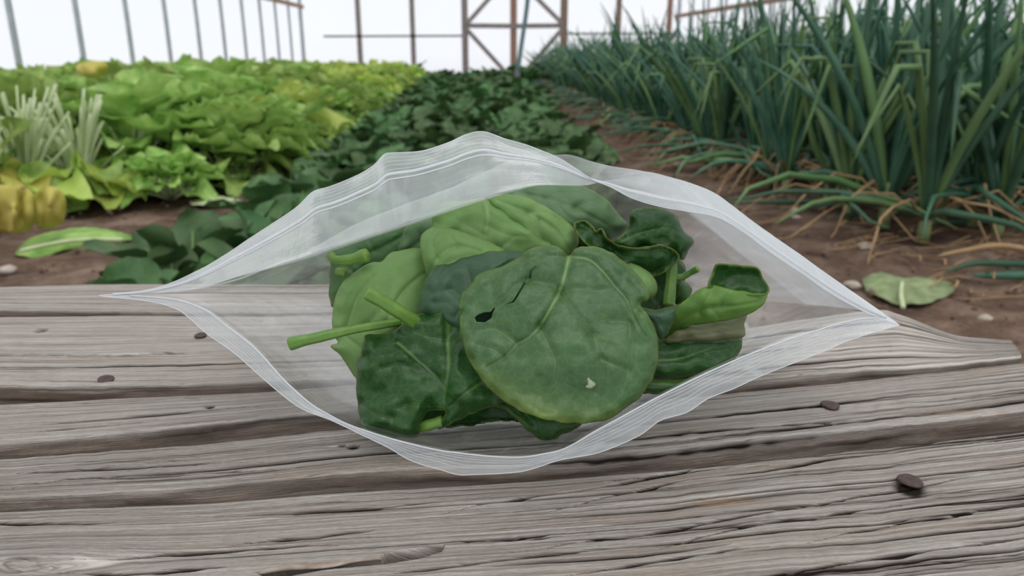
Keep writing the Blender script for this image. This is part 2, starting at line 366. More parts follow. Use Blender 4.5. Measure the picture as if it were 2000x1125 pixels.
    for poly, dep, gr in pits:
        pw = np.array([onz(x, y, tz)[:2] for x, y in poly]); ins = inside(XY, pw)
        d, _ = polydist(XY, np.vstack([pw, pw[:1]])); f = (ins*np.clip(d/0.0007, 0, 1)).reshape(H.shape)
        H -= f*(dep+ (vnoise(U/0.01, V/0.0012, seed+40)-0.5)*0.0008); shade_grime = np.maximum(shade_grime, f*gr)
    for (px, py), r, dep in dents:
        c = onz(px, py, tz); d = np.hypot(X-c[0], Y-c[1]); g = np.exp(-(d/r)**4); H -= g*dep; shade_grime = np.maximum(shade_grime, g*0.9)  # holes and the dent under the nail get their shade painted dark
    for (px, py), ru, rv in stains:
        c = onz(px, py, tz); g = np.exp(-(((X-c[0])/ru)**2+((Y-c[1]+0.06*(X-c[0]))/rv)**2))*np.clip(vnoise(U/0.006, V/0.001, seed+50)*2-0.3, 0, 1); stain = np.maximum(stain, g)
    # rounding at both long edges
    dn = width*(1-vv); df = width*vv; r = 0.0016
    for dd in (dn, df):
        k = np.clip(1-dd/r, 0, 1); H -= (r*(1-np.sqrt(np.clip(1-k*k, 0, 1))))[None]
    Z = tz - 0.0006 + H
    # rows: back bottom .. back top, top grid, front top .. front bottom
    nd = 14; rowsX = []; rowsY = []; rowsZ = []; rU = []; rV = []; rS = []; rG = []
    down = np.linspace(thick, 0, nd, endpoint=False)
    for dzz in down:
        q = (vnoise(uu/0.02, 0*uu+dzz/0.004, seed+60)-0.5)*0.0016
        rowsX.append(X[:, 0]); rowsY.append(Y[:, 0]+q*0.8); rowsZ.append(Z[:, 0]-dzz); rU.append(uu); rV.append(0*uu-dzz-0.5); rS.append(0*uu+1); rG.append(0*uu)
    for j in range(nv):
        rowsX.append(X[:, j]); rowsY.append(Y[:, j]); rowsZ.append(Z[:, j]); rU.append(U[:, j]); rV.append(Vw[:, j]); rS.append(0*uu); rG.append(shade_grime[:, j])
    for dzz in down[::-1]:
        q = (vnoise(uu/0.025, 0*uu+dzz/0.003, seed+61)-0.5)*0.0020 + (vnoise(uu/0.004, 0*uu+dzz/0.0012, seed+62)-0.5)*0.0006
        q = q - 0.10*dzz
        rowsX.append(X[:, -1]); rowsY.append(Y[:, -1]-q-0.0004*0); rowsZ.append(Z[:, -1]-dzz); rU.append(uu); rV.append(0*uu+width+dzz); rS.append(0*uu+min(1, dzz/0.002))
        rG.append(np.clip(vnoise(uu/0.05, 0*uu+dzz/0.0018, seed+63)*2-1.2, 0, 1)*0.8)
    A = np.stack([np.array(rowsX), np.array(rowsY), np.array(rowsZ)], 2)   # rows, nu, 3
    # broken ends: soften
    R = A.shape[0]; verts = A.reshape(-1, 3)
    i0 = np.arange(R-1)[:, None]*nu+np.arange(nu-1)[None]
    q = np.stack([i0, i0+nu, i0+nu+1, i0+1], 2).reshape(-1, 4)
    faces = [tuple(x) for x in q]
    faces += [(r_*nu, (r_+1)*nu, (R-2-r_)*nu+0, (R-1-r_)*nu) for r_ in range(0)]
    b = [((R-1)*nu+i, i, i+1, (R-1)*nu+i+1) for i in range(nu-1)]; faces += b
    faces.append(tuple(r_*nu for r_ in range(R))[::-1]); faces.append(tuple(r_*nu+nu-1 for r_ in range(R)))
    st = np.zeros(verts.shape[0]); st.reshape(R, nu)[nd:nd+nv] = stain.T
    m = wood_mat(name+'_wood', tone, seed*1.37)
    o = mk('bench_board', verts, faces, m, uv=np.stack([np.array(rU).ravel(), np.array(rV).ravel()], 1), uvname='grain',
           attrs={'shade_grime': np.array(rG).ravel(), 'side': np.array(rS).ravel(), 'stain': st})
    tag(o, label, 'board', 'weathered boards of the bench top')
    return o
TH = 0.019
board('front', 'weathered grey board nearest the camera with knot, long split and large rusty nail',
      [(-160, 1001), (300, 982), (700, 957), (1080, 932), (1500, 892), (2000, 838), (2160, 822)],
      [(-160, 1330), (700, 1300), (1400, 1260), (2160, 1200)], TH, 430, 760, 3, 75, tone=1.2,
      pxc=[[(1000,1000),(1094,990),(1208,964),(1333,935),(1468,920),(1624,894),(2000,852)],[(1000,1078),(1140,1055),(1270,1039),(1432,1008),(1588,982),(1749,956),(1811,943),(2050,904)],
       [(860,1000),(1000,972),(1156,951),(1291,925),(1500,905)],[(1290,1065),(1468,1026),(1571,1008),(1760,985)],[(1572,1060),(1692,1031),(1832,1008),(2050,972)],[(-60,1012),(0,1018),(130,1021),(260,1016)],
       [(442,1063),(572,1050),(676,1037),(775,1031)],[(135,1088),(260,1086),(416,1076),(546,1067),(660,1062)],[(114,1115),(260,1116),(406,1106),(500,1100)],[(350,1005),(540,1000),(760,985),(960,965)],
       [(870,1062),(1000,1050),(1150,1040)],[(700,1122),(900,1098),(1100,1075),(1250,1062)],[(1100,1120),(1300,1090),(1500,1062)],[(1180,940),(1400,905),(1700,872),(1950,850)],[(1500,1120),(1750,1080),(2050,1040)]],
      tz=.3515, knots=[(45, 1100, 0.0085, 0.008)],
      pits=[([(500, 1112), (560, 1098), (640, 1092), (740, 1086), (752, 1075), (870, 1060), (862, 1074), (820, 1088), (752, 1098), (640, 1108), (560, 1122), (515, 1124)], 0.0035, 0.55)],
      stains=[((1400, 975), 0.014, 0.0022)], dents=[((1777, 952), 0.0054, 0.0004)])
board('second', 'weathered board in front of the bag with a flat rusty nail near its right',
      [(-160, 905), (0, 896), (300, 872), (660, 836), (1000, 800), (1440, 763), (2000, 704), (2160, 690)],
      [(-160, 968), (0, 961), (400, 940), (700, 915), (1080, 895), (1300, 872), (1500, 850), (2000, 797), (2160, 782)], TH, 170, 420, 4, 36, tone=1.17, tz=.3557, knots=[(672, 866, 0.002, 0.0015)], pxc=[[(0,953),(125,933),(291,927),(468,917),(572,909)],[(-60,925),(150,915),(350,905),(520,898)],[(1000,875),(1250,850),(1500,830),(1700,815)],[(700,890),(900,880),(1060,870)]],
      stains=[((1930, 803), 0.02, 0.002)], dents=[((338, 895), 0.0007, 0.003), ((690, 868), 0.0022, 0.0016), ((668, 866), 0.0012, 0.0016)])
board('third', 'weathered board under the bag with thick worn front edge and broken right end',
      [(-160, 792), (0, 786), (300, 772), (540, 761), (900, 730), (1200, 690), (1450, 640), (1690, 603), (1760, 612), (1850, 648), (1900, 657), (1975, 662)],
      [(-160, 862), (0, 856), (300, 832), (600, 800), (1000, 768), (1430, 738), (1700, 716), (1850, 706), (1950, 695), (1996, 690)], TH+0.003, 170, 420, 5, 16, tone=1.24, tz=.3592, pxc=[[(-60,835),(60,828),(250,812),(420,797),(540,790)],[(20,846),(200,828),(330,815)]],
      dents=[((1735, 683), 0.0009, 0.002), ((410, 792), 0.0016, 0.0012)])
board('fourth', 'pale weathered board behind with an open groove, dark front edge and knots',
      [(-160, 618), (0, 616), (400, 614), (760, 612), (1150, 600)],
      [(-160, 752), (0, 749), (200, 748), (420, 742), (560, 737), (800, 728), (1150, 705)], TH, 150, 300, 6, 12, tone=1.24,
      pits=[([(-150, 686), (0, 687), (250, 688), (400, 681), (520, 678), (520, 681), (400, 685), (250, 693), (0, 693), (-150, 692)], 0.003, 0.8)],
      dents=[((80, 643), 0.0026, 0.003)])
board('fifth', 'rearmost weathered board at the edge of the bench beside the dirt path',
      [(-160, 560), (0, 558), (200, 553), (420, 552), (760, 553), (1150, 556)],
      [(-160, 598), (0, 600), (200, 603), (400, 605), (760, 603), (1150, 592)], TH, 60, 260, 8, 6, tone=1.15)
# bench frame below the boards
a0 = onz(300, 700, TZ)
def stringer(px, label):
    n_ = onz(px, 1250, TZ); f_ = onz(px*0.55+450, 560, TZ)
    p = np.array([f_, n_]); d = (p[1]-p[0]); d /= np.linalg.norm(d); s = np.array([d[1], -d[0], 0])*0.02
    V = []
    for q in (p[0]-d*0.0, p[1]):
        for sx in (-1, 1):
            for z in (TZ-TH-0.004, TZ-TH-0.06): V.append([q[0]+s[0]*sx, q[1]+s[1]*sx, z])
    Fc = [(0, 1, 3, 2), (4, 6, 7, 5), (0, 4, 5, 1), (2, 3, 7, 6), (0, 2, 6, 4), (1, 5, 7, 3)]
    o = mk('bench_stringer', V, Fc, M['timber_grey'], smooth=False); tag(o, label, 'beam')
    for q in (p[0]+d*0.05, p[1]-d*0.03):
        v, f = box(q[0]-0.02, q[0]+0.02, q[1]-0.02, q[1]+0.02, 0.0, TZ-TH-0.06); child('leg', v, f, M['timber_grey'], o, smooth=False)
stringer(150, 'grey timber crosspiece under the left end of the bench boards')
stringer(1730, 'grey timber crosspiece under the right end of the bench boards')

# ---------------- nails
def nail(px, py, r, label, tilt=(0.0, 0.0), lift=0.0006, tz=TZ):
    c = onz(px, py, tz+lift); n = 28; V = []; Fc = []
    prof = [(0.28*r, -0.004), (0.28*r, -0.0002), (0.86*r, -0.0001), (1.0*r, 0.0004), (0.98*r, 0.0009), (0.8*r, 0.0012), (0.4*r, 0.00125), (0.0001, 0.0013)]
    rs = random.Random(int(px))
    Mx = Matrix.Rotation(tilt[0], 3, 'X') @ Matrix.Rotation(tilt[1], 3, 'Y')
    for i, (rr, z) in enumerate(prof):
        for j in range(n):
            a = 2*PI*j/n; k = 1+0.05*math.sin(3*a+px)
            q = Mx @ Vector((rr*k*math.cos(a), rr*k*math.sin(a), z+0.0001*rs.random())); V.append(np.array(q)+c)
    for i in range(len(prof)-1):
        for j in range(n): j2 = (j+1) % n; Fc.append((i*n+j, i*n+j2, (i+1)*n+j2, (i+1)*n+j))
    Fc.append(tuple(range(n))[::-1]); Fc.append(tuple((len(prof)-1)*n+j for j in range(n)))
    tag(mk('nail', V, Fc, M['nail']), label, 'nail', 'nails in the bench boards')
nail(1777, 942, 0.0044, 'large round rusty nail head in a crack of the front board', (0.02, 0.05), -0.0005, .3515)
nail(1621, 794, 0.0039, 'flat rusty nail head standing proud of the board right of the bag', (0.03, 0.03), -0.0004, .3557)
nail(392, 657, 0.0030, 'small dark nail head on the pale rear board left of the bag', (0.08, 0.0), -0.0002)
nail(207, 744, 0.0034, 'rusty nail head at the dark front edge of the pale board', (0.25, 0.1), -0.0012)

# splinter lying in the split of the front board
sp = catmull([(505, 1118, 0), (560, 1108, 0), (640, 1103, 0), (700, 1094, 0), (745, 1090, 0)], 6)
V = []; 
for i, (x, y, _) in enumerate(sp):
    t = i/(len(sp)-1); h = 0.0014+0.0005*math.sin(t*9); w = 5*(0.5+0.5*math.sin(PI*min(1, t*1.3+0.1)))+2
    for (dy, z) in ((-w, -0.002), (-w*0.6, h*0.8-0.0012), (w*0.5, h-0.0012), (w, -0.0005), (w*1.1, -0.003)): V.append(onz(x, y+dy, .3515-0.0006+z))
Fc = [(i*5+j, (i+1)*5+j, (i+1)*5+j+1, i*5+j+1) for i in range(len(sp)-1) for j in range(4)]
Fc += [(0, 1, 2, 3, 4), tuple((len(sp)-1)*5+j for j in (4, 3, 2, 1, 0))]
tag(mk('wood_splinter', V, Fc, plain('splinter_wood', (0.22, 0.165, 0.125), (0.36, 0.30, 0.25), 300, 0.8, 0.5, dist=0.001)), 'long brown splinter lying in the split of the front board', 'splinter')

# ================================================================== BAG
def row(pts, nt_):
    p = np.array(pts, float); x = p[:, 0]; t = (x-x[0])/(x[-1]-x[0])
    # pchip-like cubic hermite
    def herm(y):
        h = np.diff(t); d = np.diff(y)/h; m = np.zeros(len(y)); m[0] = d[0]; m[-1] = d[-1]
        for i in range(1, len(y)-1):
            if d[i-1]*d[i] > 0: w1 = 2*h[i]+h[i-1]; w2 = h[i]+2*h[i-1]; m[i] = (w1+w2)/(w1/d[i-1]+w2/d[i])
        s = 0.5-0.5*np.cos(np.linspace(0, PI, nt_)); s = 0.35*s+0.65*np.linspace(0, 1, nt_)
        k = np.clip(np.searchsorted(t, s, side='right')-1, 0, len(t)-2); u = (s-t[k])/h[k]
        return ((2*u**3-3*u**2+1)*y[k]+(u**3-2*u**2+u)*h[k]*m[k]+(-2*u**3+3*u**2)*y[k+1]+(u**3-u**2)*h[k]*m[k+1]), s
    yy, s = herm(p[:, 1]); zz, _ = herm(p[:, 2]); return np.stack([x[0]+s*(x[-1]-x[0]), yy, zz], 1)
NT = 300
U0 = [(193, 577, .292), (272, 569, .291), (319, 558, .290), (388, 528, .289), (457, 486, .288), (527, 440, .288), (582, 402, .288), (614, 373, .288), (642, 365, .287), (688, 346, .288), (730, 323, .288), (755, 300, .288), (799, 298, .288), (873, 279, .289), (910, 263, .290), (938, 257, .290), (991, 273, .288), (1044, 289, .285), (1087, 306, .281), (1122, 328, .278), (1159, 351, .276), (1196, 366, .275), (1233, 386, .275), (1293, 404, .275), (1344, 413, .277), (1399, 424, .279), (1450, 452, .281), (1501, 490, .283), (1560, 530, .285), (1621, 572, .287), (1700, 614, .290), (1757, 634, .292)]
U2 = [(230, 575, .291), (330, 570, .289), (388, 563, .286), (457, 543, .281), (550, 517, .277), (642, 487, .274), (735, 457, .273), (873, 412, .272), (1000, 374, .273), (1060, 362, .274), (1133, 363, .278), (1190, 352, .284), (1250, 345, .290), (1320, 357, .292), (1385, 376, .293), (1431, 405, .293), (1501, 455, .293), (1593, 519, .293), (1686, 584, .293), (1735, 618, .292)]
U3 = [(400, 573, .31), (480, 545, .316), (550, 515, .318), (640, 468, .32), (800, 395, .322), (930, 342, .322), (1030, 306, .318), (1099, 303, .312), (1159, 317, .310), (1265, 338, .310), (1320, 353, .312), (1390, 380, .312), (1440, 420, .313), (1540, 500, .312), (1650, 602, .306)]
U4 = [(470, 575, .345), (560, 540, .355), (640, 500, .36), (800, 430, .36), (930, 385, .36), (1050, 360, .36), (1150, 352, .36), (1250, 372, .36), (1340, 415, .36), (1450, 500, .355), (1570, 594, .345)]
U5 = [(560, 578, .395), (700, 530, .40), (900, 490, .405), (1050, 475, .405), (1200, 485, .405), (1350, 525, .40), (1480, 588, .395)]
EN = [(635, 584, .442), (900, 585, .443), (1150, 586, .443), (1400, 588, .442)]
L5 = [(560, 578, .395), (700, 632, .398), (900, 648, .396), (1100, 648, .396), (1300, 632, .398), (1480, 588, .395)]
L4 = [(470, 575, .345), (560, 625, .352), (640, 690, .352), (800, 728, .345), (1000, 738, .3435), (1200, 728, .345), (1400, 680, .352), (1480, 630, .352), (1570, 594, .345)]
L3 = [(400, 573, .31), (480, 630, .314), (550, 700, .315), (700, 795, .312), (850, 835, .298), (1000, 848, .2935), (1150, 830, .299), (1300, 765, .31), (1450, 690, .314), (1560, 635, .312), (1650, 602, .306)]
L1 = [(240, 576, .291), (340, 584, .288), (400, 604, .285), (450, 640, .282), (500, 680, .279), (560, 745, .275), (620, 797, .271), (700, 836, .267), (820, 870, .264), (900, 884, .2625), (1000, 892, .2615), (1080, 883, .261), (1170, 836, .261), (1280, 776, .264), (1440, 700, .272), (1580, 648, .281), (1700, 620, .289), (1735, 624, .291)]
L0 = [(193, 578, .292), (300, 590, .289), (345, 604, .287), (400, 648, .283), (470, 700, .279), (540, 762, .273), (590, 798, .270), (650, 822, .267), (700, 847, .2655), (760, 876, .264), (800, 899, .263), (850, 914, .262), (905, 928, .2615), (960, 926, .2605), (1010, 923, .2595), (1100, 897, .258), (1160, 886, .258), (1250, 850, .258), (1290, 822, .2585), (1340, 806, .260), (1385, 778, .263), (1440, 756, .266), (1500, 728, .270), (1600, 690, .277), (1660, 664, .283), (1757, 635, .292)]
rows_ = [row(r, NT) for r in (U0, U2, U3, U4, U5, EN, L5, L4, L3, L1, L0)]
A = np.array(rows_)                                     # 11, NT, 3 in px space
SUB = [26, 14, 10, 10, 10, 8, 8, 10, 16, 18]
net = []; seg = []
W3 = [PA(r) for r in rows_]; W3 = np.array(W3)
for i in range(10):
    p0, p1, p2, p3 = W3[max(i-1, 0)], W3[i], W3[i+1], W3[min(i+2, 10)]
    if i == 0: p3 = p2+(p2-p1)*0.3                       # lips stay nearly flat between rim and fold
    if i == 9: p0 = p1-(p2-p1)*0.3
    for k in range(SUB[i]):
        t = k/SUB[i]; net.append(0.5*((2*p1)+(-p0+p2)*t+(2*p0-5*p1+4*p2-p3)*t*t+(-p0+3*p1-3*p2+p3)*t**3)); seg.append(i+t)
net.append(W3[10]); seg.append(10.0)
net = np.array(net); seg = np.array(seg); NR = len(net)
ts = np.linspace(0, 1, NT)
TT, SS = np.meshgrid(ts, seg)
endf = np.sin(PI*TT)**0.6
wr = (vnoise(TT*9+SS*1.3, SS*1.1, 71)-0.5)*0.006*endf*np.clip((SS-1.6), 0, 1)*np.clip(9-SS, 0, 1)
wr += (vnoise(TT*26+SS*2.0, SS*1.6, 72)-0.5)*0.0024*endf*np.clip((SS-1.0), 0, 1)*np.clip(9-SS, 0, 1)
wr += (vnoise(TT*40, SS*6, 73)-0.5)*0.0004*endf*((SS < 1) | (SS > 9))
low = (SS > 5) & (SS < 9)
wr = np.where(low, np.abs(wr)*0.8, wr)
net[:, :, 2] += wr; net[:, :, 1] += np.where(SS < 2, wr*0.4, 0)
net[:, :, 2] = np.maximum(net[:, :, 2], TZ+0.0009)
crease = np.abs(vnoise(SS*7+TT*3, TT*2.2, 81)-0.5)*0.006*(SS > 1)*(SS < 9)*endf*(np.exp(-(TT/0.3)**2)+np.exp(-((1-TT)/0.3)**2))
net[:, :, 2] += np.where(low, crease*0.6, -crease*0.7)
net[:, :, 2] = np.maximum(net[:, :, 2], TZ+0.0009)
cloud = np.where(SS < 1, 0.43-0.02*SS, 0.0) + np.where(SS > 9, (SS-9)*0.10+0.30, 0.0) + np.clip(crease*60, 0, 0.3)
cloud += (np.exp(-(TT/0.07)**2)*0.32 + np.exp(-((1-TT)/0.05)**2)*0.28)*((SS < 1.2)+(SS > 8.8))
cloud += np.where((SS >= 1) & (SS < 3), 0.03+0.36*np.clip((TT-.56)*8, 0, 1)*(1-.45*np.clip((TT-.75)*5, 0, 1)), 0)
cloud += np.clip((TT-0.62)*1.6, 0, 0.27)*(SS < 5)
q0 = np.arange(NR-1)[:, None]*NT+np.arange(NT-1)[None]
faces = np.stack([q0, q0+1, q0+NT+1, q0+NT], 2).reshape(-1, 4)
bag = bpy.data.objects.new('zip_bag', None); COL.objects.link(bag); bag.location = Vector(PA([(1000, 840, .293)])[0]); bag.location.z = TZ
tag(bag, 'open clear plastic zip bag full of spinach leaves lying on the bench', 'bag')
bf = child('bag_film', net.reshape(-1, 3), faces, M['film'], bag, uv=np.stack([TT.ravel(), SS.ravel()/10], 1), uvname='film', attrs={'cloud': cloud.ravel()})
def film_line(s, r, name, t0=0.0, t1=1.0, off=0.0):
    i = np.searchsorted(seg, s)-1; i = max(0, min(NR-2, i)); f = (s-seg[i])/(seg[i+1]-seg[i])
    ln = net[i]*(1-f)+net[i+1]*f; a, b = int(t0*(NT-1)), int(t1*(NT-1))+1; ln = ln[a:b].copy()
    ln += (CAM-ln)/np.linalg.norm(CAM-ln, axis=1)[:, None]*off
    v, fc = tube(ln, r, 6)
    child(name, v, fc, M['grip' if name == 'grip_rib' else 'rib'], bag, uv=np.zeros((len(v), 2)), uvname='film', attrs={'cloud': np.zeros(len(v))})
film_line(0.335, 0.00055, 'zipper_track', 0.02, 0.98, 0.0002)
film_line(0.40, 0.00028, 'zipper_track', 0.02, 0.98, 0.0002)
for s in (0.10, 0.16, 0.22, 0.28): film_line(s, 0.00013, 'grip_rib', 0.03, 0.97)
film_line(0.001, 0.00014, 'rim_edge'); film_line(1.0, 0.00006, 'fold_edge', 0.1, 0.5)
film_line(9.999, 0.00016, 'rim_edge')
film_line(9.06, 0.00030, 'zipper_track', 0.02, 0.98, 0.0002)
film_line(9.16, 0.00018, 'grip_rib', 0.03, 0.97)
for s in (9.27, 9.38, 9.50, 9.62): film_line(s, 0.00013, 'grip_rib', 0.03, 0.97)

# ================================================================== SPINACH LEAVES
z4 = lambda X, Y: (180+X*.4622, 240+Y*.4622)
z5 = lambda X, Y: (900+X*.4622, 240+Y*.4622)
z6 = lambda X, Y: (560+X*.4621, 360+Y*.4621)
z7 = lambda X, Y: (860+X*.4267, 460+Y*.4267)
z8 = lambda X, Y: (1080+X*.4089, 360+Y*.4089)
idn = lambda X, Y: (X, Y)
def leaf(label, zf, outline, z0, gx=0.0, gy=-4e-5, bulge=0.003, curl=0.003, curlr=18, veins=(), holes=(), patches=(), yellow=0.0, yelldir=None,
         top='dark', under='pale', step=4.0, wob=0.0012, puck=0.0007, seed=1, parent=None, name='spinach_leaf', warp=None, flip=False):
    ol = catmull(np.array([zf(*p) for p in outline]), 6, True); ol = resample(ol, step, True)
    nrm = np.roll(ol, -1, 0)-np.roll(ol, 1, 0); nrm = np.stack([nrm[:, 1], -nrm[:, 0]], 1); nrm /= np.linalg.norm(nrm, axis=1)[:, None]+1e-9
    k = np.arange(len(ol)); ol = ol + nrm*((vnoise(k*step/14, k*0, seed)-0.5)*3.0)[:, None]
    x0, y0 = ol.min(0); x1, y1 = ol.max(0)
    g = []; j = 0; y = y0
    while y < y1:
        xs = np.arange(x0+(j % 2)*step/2, x1, step); g.append(np.stack([xs, np.full(len(xs), y)], 1)); y += step*0.87; j += 1
    g = np.vstack(g); olc = np.vstack([ol, ol[:1]])
    ins = inside(g, ol); g = g[ins]; d, _ = polydist(g, olc); g = g[d > step*0.6]
    hp = [resample(np.array([zf(*p) for p in h]), step*0.7, True) for h in holes]
    for h in hp:
        ins = inside(g, h); dd, _ = polydist(g, np.vstack([h, h[:1]])); g = g[(~ins) & (dd > step*0.5)]
    pts = np.vstack([ol]+hp+[g]); n = len(ol)
    edges = [(i, (i+1) % n) for i in range(n)]; b = n
    for h in hp: edges += [(b+i, b+(i+1) % len(h)) for i in range(len(h))]; b += len(h)
    vs_, _, fs, _, _, _ = delaunay_2d_cdt([Vector(p) for p in pts], edges, [], 0, 1e-4)
    v = np.array([(p.x, p.y) for p in vs_]); fs = [f for f in fs if len(f) == 3]
    cen = np.array([(v[f[0]]+v[f[1]]+v[f[2]])/3 for f in fs]); ok = inside(cen, ol)
    for h in hp: ok &= ~inside(cen, h)
    fs = [f for f, o_ in zip(fs, ok) if o_]
    v3 = []
    a = v[[f[0] for f in fs]]; b_ = v[[f[1] for f in fs]]; c_ = v[[f[2] for f in fs]]
    area = (b_[:, 0]-a[:, 0])*(c_[:, 1]-a[:, 1])-(b_[:, 1]-a[:, 1])*(c_[:, 0]-a[:, 0])
    fs = [tuple(f) if ar < 0 else tuple(f[::-1]) for f, ar in zip(fs, area)]   # wind to face the lens side
    cx, cy = (x0+x1)/2, (y0+y1)/2; rx, ry = (x1-x0)/2, (y1-y0)/2
    de, _ = polydist(v, olc)
    Z = z0 + gx*(v[:, 0]-cx) + gy*(v[:, 1]-cy)
    Z += bulge*(((v[:, 0]-cx)/rx)**2+((v[:, 1]-cy)/ry)**2)
    Z += curl*np.clip(1-de/curlr, 0, 1)**2
    Z += (vnoise(v[:, 0]/70, v[:, 1]/70, seed+1)-0.5)*wob*2 + (vnoise(v[:, 0]/24, v[:, 1]/24, seed+2)-0.5)*puck
    # ruffled margin
    Z += np.clip(1-de/28, 0, 1)*(vnoise(v[:, 0]/22, v[:, 1]/22, seed+9)-0.5)*wob*1.6
    vein = np.zeros(len(v)); groove = np.zeros(len(v))
    for vv_ in veins:
        pts_, w = vv_; ln = catmull(np.array([zf(*p) for p in pts_]), 5); dd, par = polydist(v, ln)
        if w >= 3:
            ww = w*0.8*(1-0.72*par); gsn = np.exp(-(dd/ww)**2); vein = np.maximum(vein, gsn*(1-0.7*par)*min(1, 0.3+w/7))
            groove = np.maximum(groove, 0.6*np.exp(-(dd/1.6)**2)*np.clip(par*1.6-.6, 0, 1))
        else:
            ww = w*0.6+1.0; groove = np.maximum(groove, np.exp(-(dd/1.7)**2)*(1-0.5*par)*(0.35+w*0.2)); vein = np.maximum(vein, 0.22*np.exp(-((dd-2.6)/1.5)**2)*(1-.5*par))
        Z += 0.00050*np.exp(-(dd/(ww*1.6))**2)*(1-0.4*par)*min(1.4, w/3.0)
        Z += 0.0009*np.exp(-(dd/(ww*4))**2)*(1-0.6*par)
    if warp: Z = warp(v, Z)
    yl = np.zeros(len(v))
    if yellow:
        yl = np.exp(-de/5)*yellow*0.4
        if yelldir: yl += np.clip(((v[:, 0]-cx)/rx)*yelldir[0]+((v[:, 1]-cy)/ry)*yelldir[1]-0.45, 0, 1)*yellow*np.exp(-de/50)*1.2
    yl = np.maximum(yl, 0.35*np.exp(-de/1.0)); pa = np.zeros(len(v))
    for (c, r) in patches:
        c = np.array(zf(*c)); dd = np.linalg.norm(v-c, axis=1)+ (vnoise(v[:, 0]/5, v[:, 1]/5, seed+4)-0.5)*r*0.9; pa = np.maximum(pa, np.clip((r-dd)/2, 0, 1))
    W = PA(np.c_[v, Z])
    W[:, 2] = np.maximum(W[:, 2], TZ+0.0022)
    o = (mk if parent is None else child)(name, W, fs, [M[top], M[under]], **({} if parent is None else {'parent': parent}), attrs={'vein': np.clip(vein, 0, 1), 'groove': np.clip(groove, 0, 1), 'yellow': np.clip(yl, 0, 1), 'patch': pa})
    s = o.modifiers.new('thickness', 'SOLIDIFY'); s.thickness = 0.00042; s.offset = -1; s.material_offset = 1; s.material_offset_rim = 0
    if label: tag(o, label, 'leaf', 'spinach leaves in the bag')
    return o
def petiole(par, zf, pts, r0, r1, name='petiole', grooves=True, mat='petiole'):
    p = np.array([list(zf(a, b))+[c] for a, b, c in pts]); p = PA(catmull(p, 8)); k = len(p)
    rad = np.linspace(r0, r1, k)*(1+0.05*np.sin(np.linspace(0, 17, k)))
    v, f = tube(p, rad, 20)
    if grooves:
        vv = v.reshape(k, 20, 3); c = p[:, None, :]; s = 1-0.07*(np.arange(20) % 4 == 0)-0.16*(np.arange(20) == 5); vv = c+(vv-c)*s[None, :, None]; v = vv.reshape(-1, 3)
    fm = [0]*(len(f)-2)+[1, 1]
    return child(name, v, f, [M[mat], M['petiole_cut']], par, fmat=fm)

# the big front leaf with the hole
hero = leaf('largest spinach leaf at the front, round, with a hole at its left edge', z7,
 [(590,92),(620,62),(680,47),(760,65),(830,110),(890,165),(940,225),(957,270),(950,300),(918,318),(960,380),(990,450),(1000,520),(995,590),(970,660),(925,730),(860,785),(780,835),(700,855),(620,860),(520,850),(420,825),(330,785),(250,730),(190,660),(140,590),(105,510),(88,430),(86,375),(96,352),(83,325),(100,265),(140,215),(190,170),(270,145),(340,110),(390,75),(450,50),(520,45),(560,65)],
 .2685, 0, -5.2e-5, .0045, .0022, 16,
 veins=[([(590,92),(570,180),(545,260),(500,340),(455,415),(400,470),(350,500),(290,560),(215,600)],5.0),
  ([(545,260),(600,330),(650,390),(690,450),(715,520),(735,570),(740,630),(715,720)],2.8),
  ([(455,415),(490,480),(520,540),(535,600),(520,670),(460,735)],2.6),
  ([(540,235),(480,215),(400,205),(340,235),(290,300),(250,330)],2.6),
  ([(590,95),(680,110),(740,160),(790,220),(850,290),(870,340),(900,400),(940,460)],3.0),
  ([(350,490),(300,450),(240,425),(190,430)],2.2),([(735,560),(800,590),(860,610)],1.8),([(690,450),(760,470),(860,505)],1.8),
  ([(870,400),(875,500),(860,610),(830,700)],2),([(780,390),(830,390),(870,405)],1.6),([(400,205),(430,165),(470,130)],1.7),
  ([(545,262),(610,240),(700,250),(790,240)],1.8),([(455,415),(500,350),(560,330)],1.3),([(290,560),(250,520),(180,500)],1.5),([(590,95),(500,90),(420,100),(330,150)],1.7)],
 holes=[[(157,375),(172,362),(200,352),(232,350),(246,330),(250,334),(240,352),(233,378),(205,397),(165,395)], [(300,315),(330,302),(350,270),(385,213),(391,214),(356,275),(336,306)], [(405,196),(412,162),(440,140),(443,143),(418,165),(411,198)]],
 patches=[((688,677),9.5)], yellow=.55, yelldir=(-.35,.95), top='hero', under='pale', step=2.7, wob=.0022, puck=.0012, seed=5)
A_ = leaf('dark crinkled spinach leaf at front left with a pale midrib', z6,
 [(325,645),(345,635),(430,630),(480,600),(550,550),(640,545),(700,530),(740,535),(800,600),(860,740),(930,850),(960,900),(900,930),(800,965),(720,1000),(640,1035),(655,1000),(672,962),(650,955),(600,965),(565,1010),(560,1050),(530,1075),(440,1062),(350,1040),(310,1000),(297,900),(290,780),(315,700)],
 .279, -1e-5, -3.5e-5, .004, .004, 26,
 veins=[([(685,540),(680,650),(685,760),(672,860),(665,950)],6.5),([(470,670),(550,740),(620,800),(672,860)],3.6),([(400,780),(480,760),(560,790)],2.4),
  ([(460,945),(560,930),(660,935)],2.6),([(860,815),(760,880),(690,940)],3.4),([(760,620),(720,680),(684,720)],2.6),([(680,650),(600,640),(520,610)],2.2),([(320,930),(400,980),(480,990)],2.2)],
 top='dark', under='sage', step=3.2, wob=.0045, puck=.0034, seed=15)
petiole(A_, z6, [(338,458,.277),(420,505,.279),(500,555,.283),(580,610,.292)], .0024, .0027)
petiole(A_, z6, [(660,1000,.284),(590,1020,.285),(520,1035,.29)], .0022, .0018, mat='petiole')
